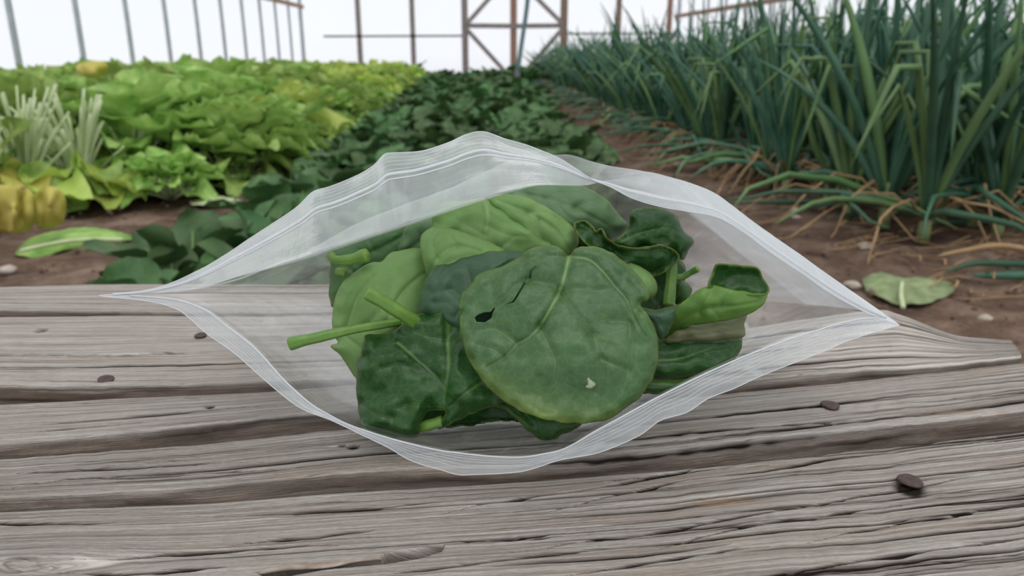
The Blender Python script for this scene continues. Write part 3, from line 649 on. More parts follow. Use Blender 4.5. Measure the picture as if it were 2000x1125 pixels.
B_ = leaf('pale spinach leaf at the left with its long green stem sticking out over the bag', z6,
 [(195,610),(193,520),(212,460),(250,400),(300,360),(350,335),(400,325),(440,290),(500,272),(560,268),(620,290),(640,400),(640,520),(600,640),(480,760),(380,840),(300,820),(265,780),(230,725),(185,685),(215,670),(200,645)],
 .298, 0, -2e-5, .006, .004, 20,
 veins=[([(200,635),(330,600),(470,585),(560,560)],5),([(260,600),(300,480),(370,380)],3.4),([(420,590),(480,470),(560,390),(600,370)],3.2),([(240,640),(320,700),(380,760)],3),([(330,600),(400,520),(440,440)],2)],
 top='pale', under='mid', step=3.6, wob=.003, puck=.0008, seed=25)
petiole(B_, z6, [(12,676,.283),(60,662,.283),(120,650,.284),(190,633,.286),(300,610,.289),(400,594,.292),(480,582,.296)], .0024, .0014)
C_ = leaf('dark bluish spinach leaf tucked behind the largest leaf', z6,
 [(553,530),(560,480),(590,400),(640,340),(720,310),(830,288),(940,278),(1000,285),(1060,330),(1040,430),(960,540),(860,640),(740,640),(640,600),(580,570)],
 .285, 0, -2e-5, .005, .003, 20, veins=[([(720,560),(790,450),(880,370),(960,320)],3.6),([(735,470),(690,445),(620,460)],2.4),([(790,430),(760,350),(725,318)],2.4),([(830,400),(900,400),(960,410)],2),([(620,500),(680,500),(720,540)],2),([(700,320),(650,370),(640,440)],2)],
 top='blue', under='sage', step=3.4, wob=.003, puck=.0022, seed=35)
leaf('small smooth pale leaf underside above the bluish leaf, left of centre', z6,
 [(562,230),(575,205),(610,180),(650,175),(700,190),(780,215),(860,245),(930,285),(960,340),(860,380),(740,400),(640,420),(600,395),(578,330),(565,280)],
 .293, 1e-5, -2e-5, .005, .004, 22, veins=[([(600,400),(640,310),(720,260),(820,280)],3.5),([(640,310),(620,250),(640,200)],2),([(720,260),(700,215)],2),([(600,390),(700,320),(860,300)],2)],
 top='pale', under='mid', step=4, wob=.003, seed=45)
leaf('pale creased spinach leaf standing at top centre left', z5,
 [(-55,330),(0,330),(60,318),(110,325),(160,350),(230,400),(310,460),(385,522),(340,560),(250,600),(120,600),(-40,560),(-110,470),(-120,400),(-90,350)],
 .303, 1e-5, -2e-5, .005, .003, 16, veins=[([(100,325),(115,400),(100,480),(90,560)],5),([(110,330),(230,405),(385,522)],3.2),([(110,430),(200,470),(300,480)],2.6),([(100,470),(30,430),(-20,400)],2.6),([(150,540),(220,480)],2)],
 top='pale', under='mid', step=3.8, wob=.004, puck=.0026, seed=55)
leaf('smooth rounded pale leaf behind the notch of the largest leaf', z5,
 [(110,330),(130,308),(180,300),(240,305),(330,338),(420,392),(475,440),(500,490),(492,530),(462,560),(420,600),(330,590),(250,480),(180,400)],
 .307, 1e-5, -2e-5, .004, .004, 24, veins=[([(150,330),(280,380),(400,450),(460,540)],3.6),([(280,380),(350,370),(420,410)],2.2),([(330,410),(340,480),(400,530)],2.2)],
 top='pale', under='mid', step=4, wob=.003, seed=65)
leaf('broad grey green spinach leaf at the top under the bag film', z5,
 [(170,300),(200,280),(260,262),(330,255),(420,258),(520,268),(590,305),(650,360),(690,410),(712,440),(670,475),(600,500),(500,500),(400,470),(300,400),(220,340)],
 .322, 1e-5, -2.5e-5, .005, .004, 24, veins=[([(230,300),(350,320),(480,360),(620,430)],3.6),([(350,320),(420,290),(500,290)],2),([(480,360),(540,330),(600,340)],2),([(420,345),(460,400),(540,430)],2)],
 top='sage', under='mid', step=4, wob=.004, puck=.003, seed=75)
leaf('dull green leaf below the film at upper left between pale leaves', z6,
 [(465,280),(490,220),(505,180),(540,160),(620,140),(700,105),(760,95),(780,180),(740,260),(640,300),(560,330),(500,320)],
 .314, 0, -2e-5, .004, .003, 20, veins=[([(500,290),(580,230),(680,150)],3.2),([(580,230),(560,190)],2),([(620,195),(680,210)],2)], top='sage', under='mid', step=4.2, wob=.004, puck=.003, seed=85)
leaf('bright mid green leaf at upper left directly below the edge of the film', z6,
 [(230,290),(290,235),(400,200),(500,165),(560,160),(560,240),(510,300),(440,350),(380,380),(300,360),(250,330)],
 .324, 0, -2e-5, .004, .003, 20, veins=[([(270,320),(380,280),(500,210)],3.2),([(380,280),(350,240)],2)], top='mid', under='pale', step=4.4, wob=.003, seed=95)
R_ = leaf('dark leaf at the far left edge of the pile with a cut stem end', z6,
 [(180,268),(240,255),(290,238),(330,270),(360,330),(320,380),(280,430),(240,480),(192,520),(178,470),(180,400),(184,330)],
 .319, -2e-5, -2e-5, .004, .003, 20, veins=[([(190,300),(240,340),(300,380)],3)], top='mid', under='pale', step=4.2, wob=.003, seed=105)
petiole(R_, z6, [(184,292,.306),(205,318,.305),(260,320,.304),(310,308,.303),(338,300,.302)], .0014, .0030)
petiole(R_, z6, [(245,372,.309),(215,368,.311)], .0017, .0017)
G_ = leaf('glossy dark leaf curling up at top right of the pile', z8,
 [(366,190),(370,150),(385,125),(420,114),(500,110),(560,128),(600,172),(632,230),(672,272),(652,312),(627,362),(590,345),(560,300),(520,285),(450,298),(380,302),(320,300),(268,280),(310,255),(345,230)],
 .300, 2e-5, -3e-5, .004, .004, 20, veins=[([(330,270),(430,230),(540,210),(600,230)],3),([(500,215),(560,160)],2),([(430,230),(420,150)],2)],
 top='dark', under='mid', step=3.4, wob=.005, puck=.0022, seed=115)
leaf(None, z8, [(105,190),(120,176),(150,175),(185,205),(205,225),(230,212),(262,262),(330,296),(420,306),(520,290),(600,345),(560,400),(480,440),(380,400),(280,340),(180,300),(120,240)],
 .304, 0, -1e-5, .003, -.003, 12, veins=[([(130,190),(220,240),(300,300)],3)], yellow=.1, top='dark', under='mid', step=3.6, wob=.004, puck=.003, seed=125, parent=G_, name='folded_blade')
H_ = leaf('small pale yellowish leaf peeking out behind the right edge of the largest leaf', z8,
 [(340,372),(380,380),(430,400),(480,440),(500,480),(496,520),(468,548),(420,560),(360,520),(330,440)],
 .289, 0, -2e-5, .006, .005, 24, veins=[([(350,400),(420,440),(470,500)],2.4)], top='pale', under='mid', step=4, seed=135)
J_ = leaf('tiny yellow green leaf beside the upright stem on the right', z8,
 [(585,575),(582,500),(600,465),(625,458),(660,488),(664,515),(650,545),(615,568)], .316, 0, 0, .003, .002, 14, veins=[([(590,560),(620,500)],2)], yellow=.3, top='mid', under='pale', step=4, seed=145)
petiole(J_, z8, [(560,345,.312),(568,400,.311),(562,480,.310),(552,580,.308)], .0022, .0024)
petiole(J_, z8, [(575,445,.312),(620,440,.313),(660,420,.312),(692,403,.310)], .0012, .0014)
petiole(J_, z8, [(520,372,.312),(545,368,.311),(575,350,.311)], .0010, .0016)
K_ = leaf('curled bright green leaf sticking out at the right of the pile', z8,
 [(548,738),(520,728),(545,690),(575,630),(610,575),(660,528),(720,490),(768,481),(850,500),(950,518),(1012,520),(1028,498),(1022,540),(990,588),(930,622),(850,650),(760,662),(680,668),(610,700)],
 .281, -1e-5, 2e-5, .004, .0, 16, veins=[([(560,720),(640,640),(760,590),(880,580),(980,560)],3.2),([(700,620),(720,560),(760,510)],2),([(800,590),(820,540)],2),([(760,590),(800,640)],1.8)],
 yellow=.15, top='bright', under='dark', step=3.2, wob=.0015, puck=.0016, seed=155, warp=lambda v, Z: Z+0.012*np.clip((v[:, 1]-590)/-32, -1, 1)**2*0+0.010*np.clip((v[:,1]-575)/60, 0, 1)**2)
leaf(None, z8, [(742,486),(758,440),(770,400),(786,381),(850,384),(950,395),(988,418),(1000,450),(1029,495),(1014,524),(950,530),(850,520),(780,500)],
 .287, -1e-5, 4e-5, -.003, -.001, 16, veins=[([(800,470),(880,430),(980,440)],2)], top='dark', under='bright', step=3.4, wob=.0015, seed=165, parent=K_, name='curled_blade')
leaf('small bluish leaf between the largest leaf and the curled leaf', z8,
 [(400,585),(450,590),(500,598),(560,580),(615,568),(610,600),(570,660),(545,720),(520,742),(495,715),(480,660)],
 .284, 0, -1e-5, .003, .003, 18, veins=[([(430,590),(500,640),(540,700)],2.6)], top='blue', under='sage', step=3.6, wob=.003, seed=175)
leaf('bruised brownish leaf edge under the curled leaf on the right', z8,
 [(560,720),(620,690),(700,668),(850,648),(905,630),(925,620),(940,612),(912,660),(916,700),(905,730),(800,745),(650,750),(540,760)],
 .291, 0, -1e-5, .002, .002, 14, veins=[([(560,735),(720,715),(900,690)],2.5)], yellow=.0, top='brown', under='brown', step=4, wob=.002, seed=185)
leaf('flat dark green leaf at the lower right just above the bag lip', z8,
 [(420,800),(500,755),(600,730),(700,728),(800,725),(895,730),(905,765),(880,820),(820,872),(760,897),(640,915),(560,927),(450,935),(400,890)],
 .293, 0, -5e-5, .003, .003, 16, veins=[([(500,840),(620,830),(760,780),(890,750)],3.2),([(620,830),(680,780)],1.8),([(700,805),(800,840)],1.8)], yellow=.25, top='dark', under='mid', step=3.6, wob=.002, seed=195)
leaf('thin sliver of leaf visible lowest on the right above the bag lip', z8,
 [(380,960),(430,940),(500,935),(600,930),(700,918),(660,950),(600,975),(500,1004),(430,990)], .289, 0, -2e-5, .003, .002, 12, veins=[([(420,965),(560,955),(660,935)],2)], yellow=.3, top='dark', under='mid', step=4, seed=205)
leaf('dark pointed leaf tip poking out below the largest leaf', z7,
 [(240,775),(300,800),(350,845),(400,893),(450,932),(482,952),(505,948),(560,912),(640,872),(660,800),(560,720),(400,700),(280,720)],
 .283, 0, -3e-5, .002, .002, 12, veins=[([(300,740),(400,840),(485,945)],2.6)], yellow=.2, top='dark', under='mid', step=4, wob=.002, seed=215)
leaf('shadowed leaf deep in the pile behind the curling leaf at right', z8,
 [(250,300),(350,280),(500,300),(600,350),(640,420),(600,540),(520,640),(600,700),(500,760),(380,700),(280,560),(230,420)], .325, 0, -3e-5, .003, .003, 18,
 veins=[([(300,340),(420,440),(520,600)],3)], top='dark', under='mid', step=5.5, wob=.004, seed=225)
leaf('shadowed leaf low in the pile behind the dark crinkled leaf', idn,
 [(690,640),(800,600),(950,590),(1100,620),(1200,700),(1180,790),(1050,840),(900,862),(820,862),(740,820),(700,740)], .302, 0, -6e-5, .002, .002, 20,
 veins=[([(720,700),(900,690),(1150,740)],4)], top='dark', under='mid', step=7, wob=.003, seed=235)
leaf('shadowed leaf low at the right behind the flat dark leaf', idn,
 [(1220,640),(1300,600),(1400,610),(1450,640),(1440,690),(1400,730),(1320,750),(1240,770),(1200,720)], .312, 0, -6e-5, .002, .002, 20,
 veins=[([(1230,700),(1330,680),(1430,650)],4)], top='dark', under='mid', step=7, wob=.002, seed=255)
leaf('shadowed leaf in the middle of the pile behind the bluish leaf', idn,
 [(800,500),(900,450),(1050,440),(1200,480),(1290,560),(1330,640),(1300,700),(1150,700),(950,640),(830,580)], .330, 0, -5e-5, .002, .002, 20,
 veins=[([(830,540),(1000,560),(1280,640)],4)], top='dark', under='mid', step=7, wob=.003, seed=245)

# ================================================================== GREENHOUSE, GROUND
gx = np.linspace(-3.4, 4.4, 240); gy = np.concatenate([np.linspace(-0.6, 4, 190), np.linspace(4.05, 14.6, 120)])
GX, GY = np.meshgrid(gx, gy)
GZ = (vnoise(GX/0.25, GY/0.25, 3)-0.5)*0.03+(vnoise(GX/0.07, GY/0.07, 4)-0.5)*0.022+(vnoise(GX/0.03, GY/0.03, 5)-0.5)*0.010-0.01
n1, n2 = GX.shape; i0 = np.arange(n1-1)[:, None]*n2+np.arange(n2-1)[None]
fl = mk('floor', np.stack([GX, GY, GZ], 2).reshape(-1, 3), np.stack([i0, i0+1, i0+n2+1, i0+n2], 2).reshape(-1, 4), M['soil'])
fl['kind'] = 'structure'
XL, XR, YB = -2.93, 3.55, 14.05
def quad(name, pts, m):
    o = mk(name, pts, [(0, 1, 2, 3)], m, smooth=False); o['kind'] = 'structure'; return o
quad('wall_left', [(XL-0.03, 2.0, -0.05), (XL-0.03, YB+0.06, -0.05), (XL-0.03, YB+0.06, 2.6), (XL-0.03, 2.0, 2.6)], M['sheet'])
quad('wall_right', [(XR+0.03, 2.0, -0.05), (XR+0.03, YB+0.06, -0.05), (XR+0.03, YB+0.06, 2.6), (XR+0.03, 2.0, 2.6)], M['sheet'])
quad('wall_back', [(XL-0.03, YB+0.06, -0.05), (XR+0.03, YB+0.06, -0.05), (XR+0.03, YB+0.06, 3.4), (XL-0.03, YB+0.06, 3.4)], M['sheet'])
# hoops
cxm = (XL+XR)/2; hw = (XR-XL)/2
def hoop(y, r):
    p = [(XL, y, -0.02), (XL, y, 0.8), (XL, y, 1.5)]
    for k in range(1, 16):
        a = PI*(1-k/16); p.append((cxm+hw*math.cos(a), y, 1.6+1.5*math.sin(a)))
    p += [(XR, y, 1.5), (XR, y, 0.8), (XR, y, -0.02)]
    return tube(catmull(p, 2), r, 8)
for i in range(12):
    y = 13.95-i*0.865*14/14
    v, f = hoop(y, 0.021 if i else 0.034)
    tag(mk('greenhouse_hoop', v, f, M['pipe']), 'grey steel hoop pipe standing against the end wall corner' if i == 0 else 'grey steel hoop pipe of the greenhouse with its foot behind the leafy bed',
        'hoop', 'greenhouse hoops')
for x, z, lb in ((XL+0.05, 1.19, 'reddish rail running along the left plastic wall'), (XR-0.05, 1.05, 'reddish rail running along the right plastic wall')):
    v, f = box(x-0.02, x+0.02, 3.0, YB-0.1, z-0.03, z+0.03); tag(mk('side_rail', v, f, M['rustrail'], smooth=False), lb, 'rail')
# end wall timber
def WP(px, py, dy=0.0): return depth_at(px, py, YB-0.02+dy)
def bar(p, q, w, t=0.04):
    p = np.array(p); q = np.array(q); d = q-p; d /= np.linalg.norm(d); s = np.cross(d, [0, 1, 0]); s /= np.linalg.norm(s)
    V = [];
    for e in (p, q):
        for a in (-1, 1):
            for b in (-1, 1): V.append(e+s*w/2*a+np.array([0, t/2*b, 0]))
    return np.array(V), [(0, 1, 3, 2), (4, 6, 7, 5), (0, 4, 5, 1), (2, 3, 7, 6), (0, 2, 6, 4), (1, 5, 7, 3)]
def vpost(px, w, m, lb, name='end_wall_post'):
    c = WP(px, 60); v, f = bar((c[0], c[1], -0.02), (c[0], c[1], 2.9), w); return tag(mk(name, v, f, M[m], smooth=False), lb, 'post')
vpost(701, 0.085, 'timber_grey', 'timber post in the end wall nearest the left corner')
vpost(806, 0.085, 'timber_grey', 'timber post in the end wall, midway between left corner and door frame')
vpost(1207, 0.095, 'timber', 'timber post in the end wall right of the braced door frame')
vpost(1306, 0.09, 'rustrail', 'reddish timber post in the end wall half hidden by onion tops')
g = WP(1003, 60, -0.06)
gate = bpy.data.objects.new('braced_door_frame', None); COL.objects.link(gate); gate.location = Vector((g[0], g[1], 0)); tag(gate, 'double door frame of brown timber with diagonal braces in the end wall', 'door frame')
for px, w, m in ((908, .11, 'timber_grey'), (1003, .115, 'rustrail'), (1101, .125, 'timber')):
    c = WP(px, 60, -0.06); v, f = bar((c[0], c[1], -0.0), (c[0], c[1], 2.7), w); child('upright', v, f, M[m], gate, smooth=False)
for a, b in (((908, 50), (1003, 51)), ((1003, 51), (1101, 50))):
    v, f = bar(WP(*a, -0.07), WP(*b, -0.07), 0.08); child('crossbar', v, f, M['timber_grey'], gate, smooth=False)
for a, b in (((912, 46), (975, -25)), ((912, 58), (1000, 155)), ((1098, 46), (1022, -30)), ((1097, 58), (1010, 158))):
    v, f = bar(WP(*a, -0.08), WP(*b, -0.08), 0.075); child('brace', v, f, M['timber_grey'], gate, smooth=False)
for a, b, lb in (((632, 71), (905, 70), 'thin grey crossrail in the end wall left of the door frame'), ((1103, 66), (1320, 65), 'thin grey crossrail in the end wall right of the door frame')):
    v, f = bar(WP(*a), WP(*b), 0.035); tag(mk('end_wall_rail', v, f, M['timber_grey'], smooth=False), lb, 'rail')
v, f = bar(WP(560, 150), WP(1400, 150), 0.07); tag(mk('sill_board', v, f, M['timber'], smooth=False), 'low brown board along the foot of the end wall', 'board')
hp = catmull([depth_at(1034, -30, 13.0), depth_at(1027, 30, 12.8), depth_at(1018, 90, 12.4), depth_at(1011, 140, 12.0)], 6)
v, f = tube(hp, 0.035, 8); ho = mk('hanging_hose', v, f, M['hose']); tag(ho, 'dark teal hose hanging in front of the door frame', 'hose')
hp = catmull([depth_at(1011, 135, 12.0), depth_at(1010, 165, 9.0), (depth_at(1008, 205, 7.4))], 6); hp[-1][2] = 0.06
v, f = tube(hp, 0.045, 8); child('black_lower_end', v, f, M['black'], ho)

# ------------------------------------------------------------------ bed plants
def blade(L, Wd, n=7, m=6, wave=0.1, cup=0.15, droop=0.3, rs=None, shape=1.0):
    """local: x along, y across, z normal"""
    V = []; ph = rs.uniform(0, 6.28)
    for i in range(n):
        t = i/(n-1); w = Wd/2*(math.sin(PI*min(1, (t*0.93+0.035))**shape))**0.45
        for j in range(m):
            s = -1+2*j/(m-1)
            x = L*t; y = w*s
            z = -droop*L*t*t + cup*abs(s)**2*Wd*0.5 + wave*Wd*0.5*math.sin(ph+t*9+s*1.5)*abs(s)**1.3 + rs.uniform(-1, 1)*wave*Wd*0.03 + 0.05*Wd*math.sin(7*t+ph)*math.cos(3*s)
            V.append((x, y, z))
    Fc = [(i*m+j, (i+1)*m+j, (i+1)*m+j+1, i*m+j+1) for i in range(n-1) for j in range(m-1)]
    return np.array(V), Fc
class MB:
    def __init__(s): s.v = []; s.f = []; s.m = []; s.n = 0
    def add(s, v, f, m=0):
        s.v.append(np.asarray(v)); s.f += [tuple(a+s.n for a in q) for q in f]; s.m += [m]*len(f); s.n += len(v)
    def mesh(s, name, mats):
        me = bpy.data.meshes.new(name); me.from_pydata(np.vstack(s.v).tolist(), [], s.f)
        for m in mats: me.materials.append(m)
        me.polygons.foreach_set('use_smooth', [True]*len(me.polygons)); me.polygons.foreach_set('material_index', s.m); me.update(); return me
def frame(v, az, el, org, roll=0.0):
    R = Matrix.Rotation(az, 3, 'Z') @ Matrix.Rotation(-el, 3, 'Y') @ Matrix.Rotation(roll, 3, 'X')
    return np.asarray(v) @ np.array(R).T + np.asarray(org)
def rosette(rs, nl, pl, bl, bw, ht, elr, stalk_r, wave, cup, droop, spread=1.0):
    B = MB(); S = MB()
    for i in range(nl):
        u = i/nl; az = i*2.4+rs.uniform(-.3, .3); el = elr[0]+(elr[1]-elr[0])*u+rs.uniform(-.15, .15)
        p_l = pl*rs.uniform(.75, 1.15); b0 = np.array([math.cos(az)*0.01, math.sin(az)*0.01, 0])
        d = np.array([math.cos(el)*math.cos(az), math.cos(el)*math.sin(az), math.sin(el)])
        e = b0+d*p_l*spread
        v, f = tube([b0, b0+(e-b0)*.5+np.array([0, 0, .01]), e, e+d*bl*0.35], [stalk_r*1.4, stalk_r, stalk_r*.8, stalk_r*.3], 5); S.add(v, f)
        v, f = blade(bl*rs.uniform(.75, 1.15), bw*rs.uniform(.75, 1.15), 9, 9, wave, cup, droop, rs)
        B.add(frame(v, az, el-rs.uniform(-.1, .35), e-d*0.01, rs.uniform(-.5, .5)), f, 0)
    return B, S
def dupe(bm, sm, name, part, mats_b, mats_s, loc, rz, sc, label, cat, group):
    o = bpy.data.objects.new(name, bm); COL.objects.link(o); o.location = loc; o.rotation_euler = (0, 0, rz); o.scale = (sc[0], sc[0], sc[1]) if isinstance(sc, tuple) else (sc,)*3
    tag(o, label, cat, group)
    if sm:
        c = bpy.data.objects.new(part, sm); COL.objects.link(c); c.parent = o
    return o
rs = random.Random(11)
LET = []; LETY = []; SPI = []
for k in range(6):
    B, S = rosette(rs, 36, .21, .19, .18, .5, (0.3, 1.5), .010, .34, .45, .5); LET.append((B.mesh('light_greens_%d' % k, [M['greens']]), S.mesh('stalks_%d' % k, [M['stalk']])))
    B, S = rosette(rs, 32, .20, .18, .17, .5, (0.3, 1.5), .010, .34, .45, .45); LETY.append((B.mesh('yellow_greens_%d' % k, [M['greens_yel']]), S.mesh('stalksy_%d' % k, [M['stalk']])))
for k in range(6):
    B, S = rosette(rs, 20, .065, .105, .09, .15, (0.15, 1.25), .004, .16, .3, .35); SPI.append((B.mesh('spinach_%d' % k, [M['spin']]), S.mesh('spinach_stalks_%d' % k, [M['spinst']])))
def tree_tag(y, near, far_, cut): return near if y < cut else far_
# light green bed on the left
y = 2.55; row_i = 0
while y < 13.6:
    hs = np.interp(y, [2.5, 4, 7, 13.6], [1.06, 1.12, 1.0, 0.80])
    for x in (-.98, -1.34, -1.74, -2.08, -2.42, -2.72):
        if y < 3.05 and x > -1.9: continue
        if y > 8 and x < -2.2: continue
        xx = x+rs.uniform(-.06, .06); yy = y+rs.uniform(-.08, .08)
        far = y > 6.5
        bm, sm = (LETY if (far and rs.random() < .75) or rs.random() < 0.04 else LET)[rs.randrange(6)]
        edge = x > -1.2
        s = hs*rs.uniform(.88, 1.12)*(0.8 if edge else 1)
        dupe(bm, sm, 'leafy_green_plant', 'leaf_stalks', None, None, (xx, yy, 0), rs.uniform(0, 6.28), (s*1.0, s),
             'bushy light green plant with pale stalks in the left bed' if not far else 'yellow green leafy plant far down the left bed', 'plant', 'light green plants in the left bed' if not far else 'yellow green plants far down the left bed')
    y += 0.27 if y < 6 else 0.36; row_i += 1
# low plants at the edge of the left bed, near
for x, y_, s in ((-1.06, 2.7, .5), (-.92, 3.1, .58), (-.86, 3.6, .58), (-.84, 4.15, .58), (-.82, 4.8, .58), (-.8, 5.5, .6), (-.78, 6.3, .6)):
    bm, sm = LET[rs.randrange(6)]
    dupe(bm, sm, 'leafy_green_plant', 'leaf_stalks', None, None, (x, y_, 0), rs.uniform(0, 6.28), s, 'low light green plant with leaves spreading on the path edge', 'plant', 'low plants edging the left bed')
# dark spinach bed in the centre
cnt = 0; y = 1.12
while y < 13.2 and cnt < 296:
    step_ = .17 if y < 4 else .26 if y < 8 else .42
    sp_ = .155 if y < 4 else .19
    x = np.interp(y, [1.1, 1.6, 2.4, 4], [-.66, -.60, -.50, -.50])
    while x < .50:
        lim = np.interp(y, [1.1, 2, 4], [.30, .38, .50])
        xx = x+rs.uniform(-.04, .04)
        if xx < lim:
            bm, sm = SPI[rs.randrange(6)]; s = rs.uniform(.85, 1.3)*(1.0 if y < 6 else 1.25)
            dupe(bm, sm, 'spinach_plant', 'leaf_stalks', None, None, (xx, y+rs.uniform(-.05, .05), 0), rs.uniform(0, 6.28), s,
                 'dark green spinach plant growing in the centre bed', 'plant', 'spinach plants in the centre bed'); cnt += 1
        x += sp_
    y += step_
for x, y_, s in ((.75, 11.2, 2.0), (1.0, 11.6, 2.2), (.62, 12.2, 2.0), (1.2, 10.9, 2.0), (1.3, 12.2, 2.3), (.95, 12.8, 2.2)):
    bm, sm = SPI[rs.randrange(6)]; dupe(bm, sm, 'broad_leaf_plant', 'leaf_stalks', None, None, (x, y_, 0), rs.uniform(0, 6.28), s, 'tall dark leafy plant near the door at the far end', 'plant', 'dark plants by the far door')
for i in range(5):
    bm, sm = SPI[i]; dupe(bm, sm, 'dark_leafy_plant', 'leaf_stalks', None, None, (-2.45+.35*i, 13.6, 0), i, 2.3, 'dark leafy plant against the end wall at the far left corner', 'plant', 'dark plants at the far left corner')
# onions on the right
def onion(rs, nl, hmin, hmax, bend=.35, lo=7):
    B = MB(); D = MB()
    for i in range(nl):
        az = rs.uniform(0, 6.28); lean = rs.uniform(.05, .62)**1.0; H = rs.uniform(hmin, hmax); r = rs.uniform(.0065, .0128)
        p = []; kink = rs.random() < bend; kt = rs.uniform(.5, .8); rs_k = rs.uniform(.5, 1.25)
        pos = np.array([0, 0, .03]); el = PI/2-lean*.4; K = 9
        for k in range(K+1):
            p.append(pos.copy()); t = k/K
            e = el-lean*(.3+t*1.2)
            if kink and t > kt: e = -rs_k*(1 if t > kt+.05 else .0)
            pos = pos+np.array([math.cos(e)*math.cos(az), math.cos(e)*math.sin(az), math.sin(e)])*H/K
        rad = [r*(0.75+.5*math.sin(min(1, k/K*1.6)*PI/2))*(1-(k/K)**2.2*.93) for k in range(K+1)]
        v, f = tube(p, rad, 6); B.add(v, f, 1 if (kink and rs.random() < .5) or rs.random() < .10 else 0)
    v, f = tube([(0, 0, -.01), (0, 0, .02), (0, 0, .06), (0, 0, .10)], [.014, .015, .012, .010], 8); B.add(v, f, 2)
    for i in range(lo):
        az = rs.uniform(0, 6.28); L = rs.uniform(.18, .40); p = []
        for k in range(6):
            t = k/5; z = .10*math.sin(PI*min(1, t*1.15+.1))*rs.uniform(.8, 1.2)*(1 if t < .9 else 0)+.006; p.append((math.cos(az+t*.4)*L*t, math.sin(az+t*.4)*L*t, z))
        v, f = tube(p, [.004, .005, .004, .003, .0025, .001], 5, squash=.6); D.add(v, f, 0)
    for i in range(rs.randint(2, 4)):                     # green leaves flopped low over the soil
        az = rs.uniform(0, 6.28); L = rs.uniform(.3, .55); el = rs.uniform(.15, .75); p = []
        for k in range(8):
            t = k/7; p.append((math.cos(az+t*.5)*L*t, math.sin(az+t*.5)*L*t, .05+L*t*math.sin(el)*(1-t*rs.uniform(.85, 1.05))))
        v, f = tube(p, [.007, .009, .009, .008, .007, .006, .004, .001], 6); B.add(v, f, rs.choice([0, 1, 0]))
    return B, D
ONI = []
for k in range(9):
    B, D = onion(rs, rs.randint(9, 12), .48, .74); ONI.append((B.mesh('onion_%d' % k, [M['onion'], M['onion_l'], M['onion_b']]), D.mesh('onion_dry_%d' % k, [M['dry']])))
cnt = 0; y = 2.05
while y < 13.3 and cnt < 286:
    for c_, x in enumerate((1.10, 1.32, 1.60, 1.86, 2.15, 2.5, 2.9)):
        if y > 5 and c_ > 4: continue
        if y > 8.5 and c_ > 3: continue
        xx = x + np.interp(y, [2, 3, 6], [.14, .05, -.03]) + rs.uniform(-.06, .06)
        bm, sm = ONI[rs.randrange(9)]; s = rs.uniform(.88, 1.12)*np.interp(y, [2, 3.5, 5, 9, 13], [1.13, 1.12, 1.02, .92, .80])
        dupe(bm, sm, 'onion_plant', 'dry_leaves', None, None, (xx, y+rs.uniform(-.06, .06), 0), rs.uniform(0, 6.28), (s*np.interp(y, [2, 8, 13], [1, 1.2, 1.4]), s),
             'blue green onion plant with upright hollow leaves in the right bed', 'plant', 'onion plants in the right bed'); cnt += 1
    y += .155 if y < 5 else .21
# individually seen onions at the front of the bed
def px_onion(base, leaves, label, dist):
    b = onz(base[0], base[1], 0); B = MB(); 
    o = bpy.data.objects.new('onion_plant', None); COL.objects.link(o); o.location = Vector(b); tag(o, label, 'plant', 'onion plants at the front of the right bed')
    v, f = tube([b+np.array([0, 0, -.01]), b+np.array([0, 0, .04]), b+np.array([0, 0, .09]), b+np.array([0, 0, .14])], [.018, .020, .015, .011], 10); child('neck', v, f, M['onion_b'], o)
    for pts, r, m in leaves:
        q = []
        for i, (x, y_) in enumerate(pts):
            t = i/(len(pts)-1); q.append(depth_at(x, y_, b[1]+dist*t))
        q = catmull(q, 5)
        for a in q: a[2] = max(a[2], .012)
        k = len(q); rad = [r*(0.7+.5*math.sin(min(1, j/(k-1)*2)*PI/2))*(1-(j/(k-1))**3*.9) for j in range(k)]
        v, f = tube(q, rad, 8); child('leaf', v, f, M[m], o)
px_onion((1838, 425), [([(1838,420),(1815,300),(1760,180),(1722,40)], .011, 'onion'), ([(1840,325),(1830,200),(1880,100)], .010, 'onion'), ([(1830,400),(1780,430),(1700,450),(1600,470)], .008, 'onion'),
   ([(1838,400),(1900,300),(1960,180),(1990,60)], .009, 'onion'), ([(1830,410),(1850,250),(1860,60),(1850,-60)], .010, 'onion')], 'front onion with a pale thick neck and leaves drooping over the soil', 0.0)
px_onion((1650, 400), [([(1650,395),(1660,280),(1700,150),(1726,40)], .010, 'onion'), ([(1640,390),(1580,440),(1500,425),(1420,415)], .008, 'onion'), ([(1655,390),(1700,300),(1800,180),(1880,100)], .010, 'onion'),
   ([(1640,380),(1590,280),(1560,140),(1520,260)], .010, 'onion_l')], 'front onion with one leaf sharply folded and others leaning right', 0.0)
px_onion((1540, 350), [([(1540,345),(1545,250),(1562,145)], .012, 'onion_l'), ([(1540,340),(1500,300),(1440,330),(1380,380)], .007, 'dry'), ([(1545,340),(1600,260),(1650,200),(1680,150)], .010, 'onion_l')],
   'front onion with a stout light green leaf and dry straw leaves', 0.0)
px_onion((1998, 440), [([(1995,430),(1960,320),(1935,160),(1925,-40)], .013, 'onion'), ([(1990,430),(1930,520),(1860,525),(1790,480)], .009, 'onion'), ([(1995,425),(1900,370),(1850,310)], .010, 'onion_l'), ([(1996,420),(2010,250),(2000,60)], .012, 'onion')],
   'front onion at the right edge with the thickest dark upright leaf', 0.0)
px_onion((2080, 545), [([(2075,535),(2000,560),(1930,600),(1880,645)], .011, 'onion'), ([(2070,520),(1990,515),(1900,515),(1840,535)], .008, 'onion'), ([(2070,500),(1960,480),(1880,490),(1830,500)], .006, 'dry'), ([(2080,520),(2050,300),(2060,100)], .012, 'onion')],
   'nearest onion at the right edge sending a drooping leaf to the soil', 0.0)

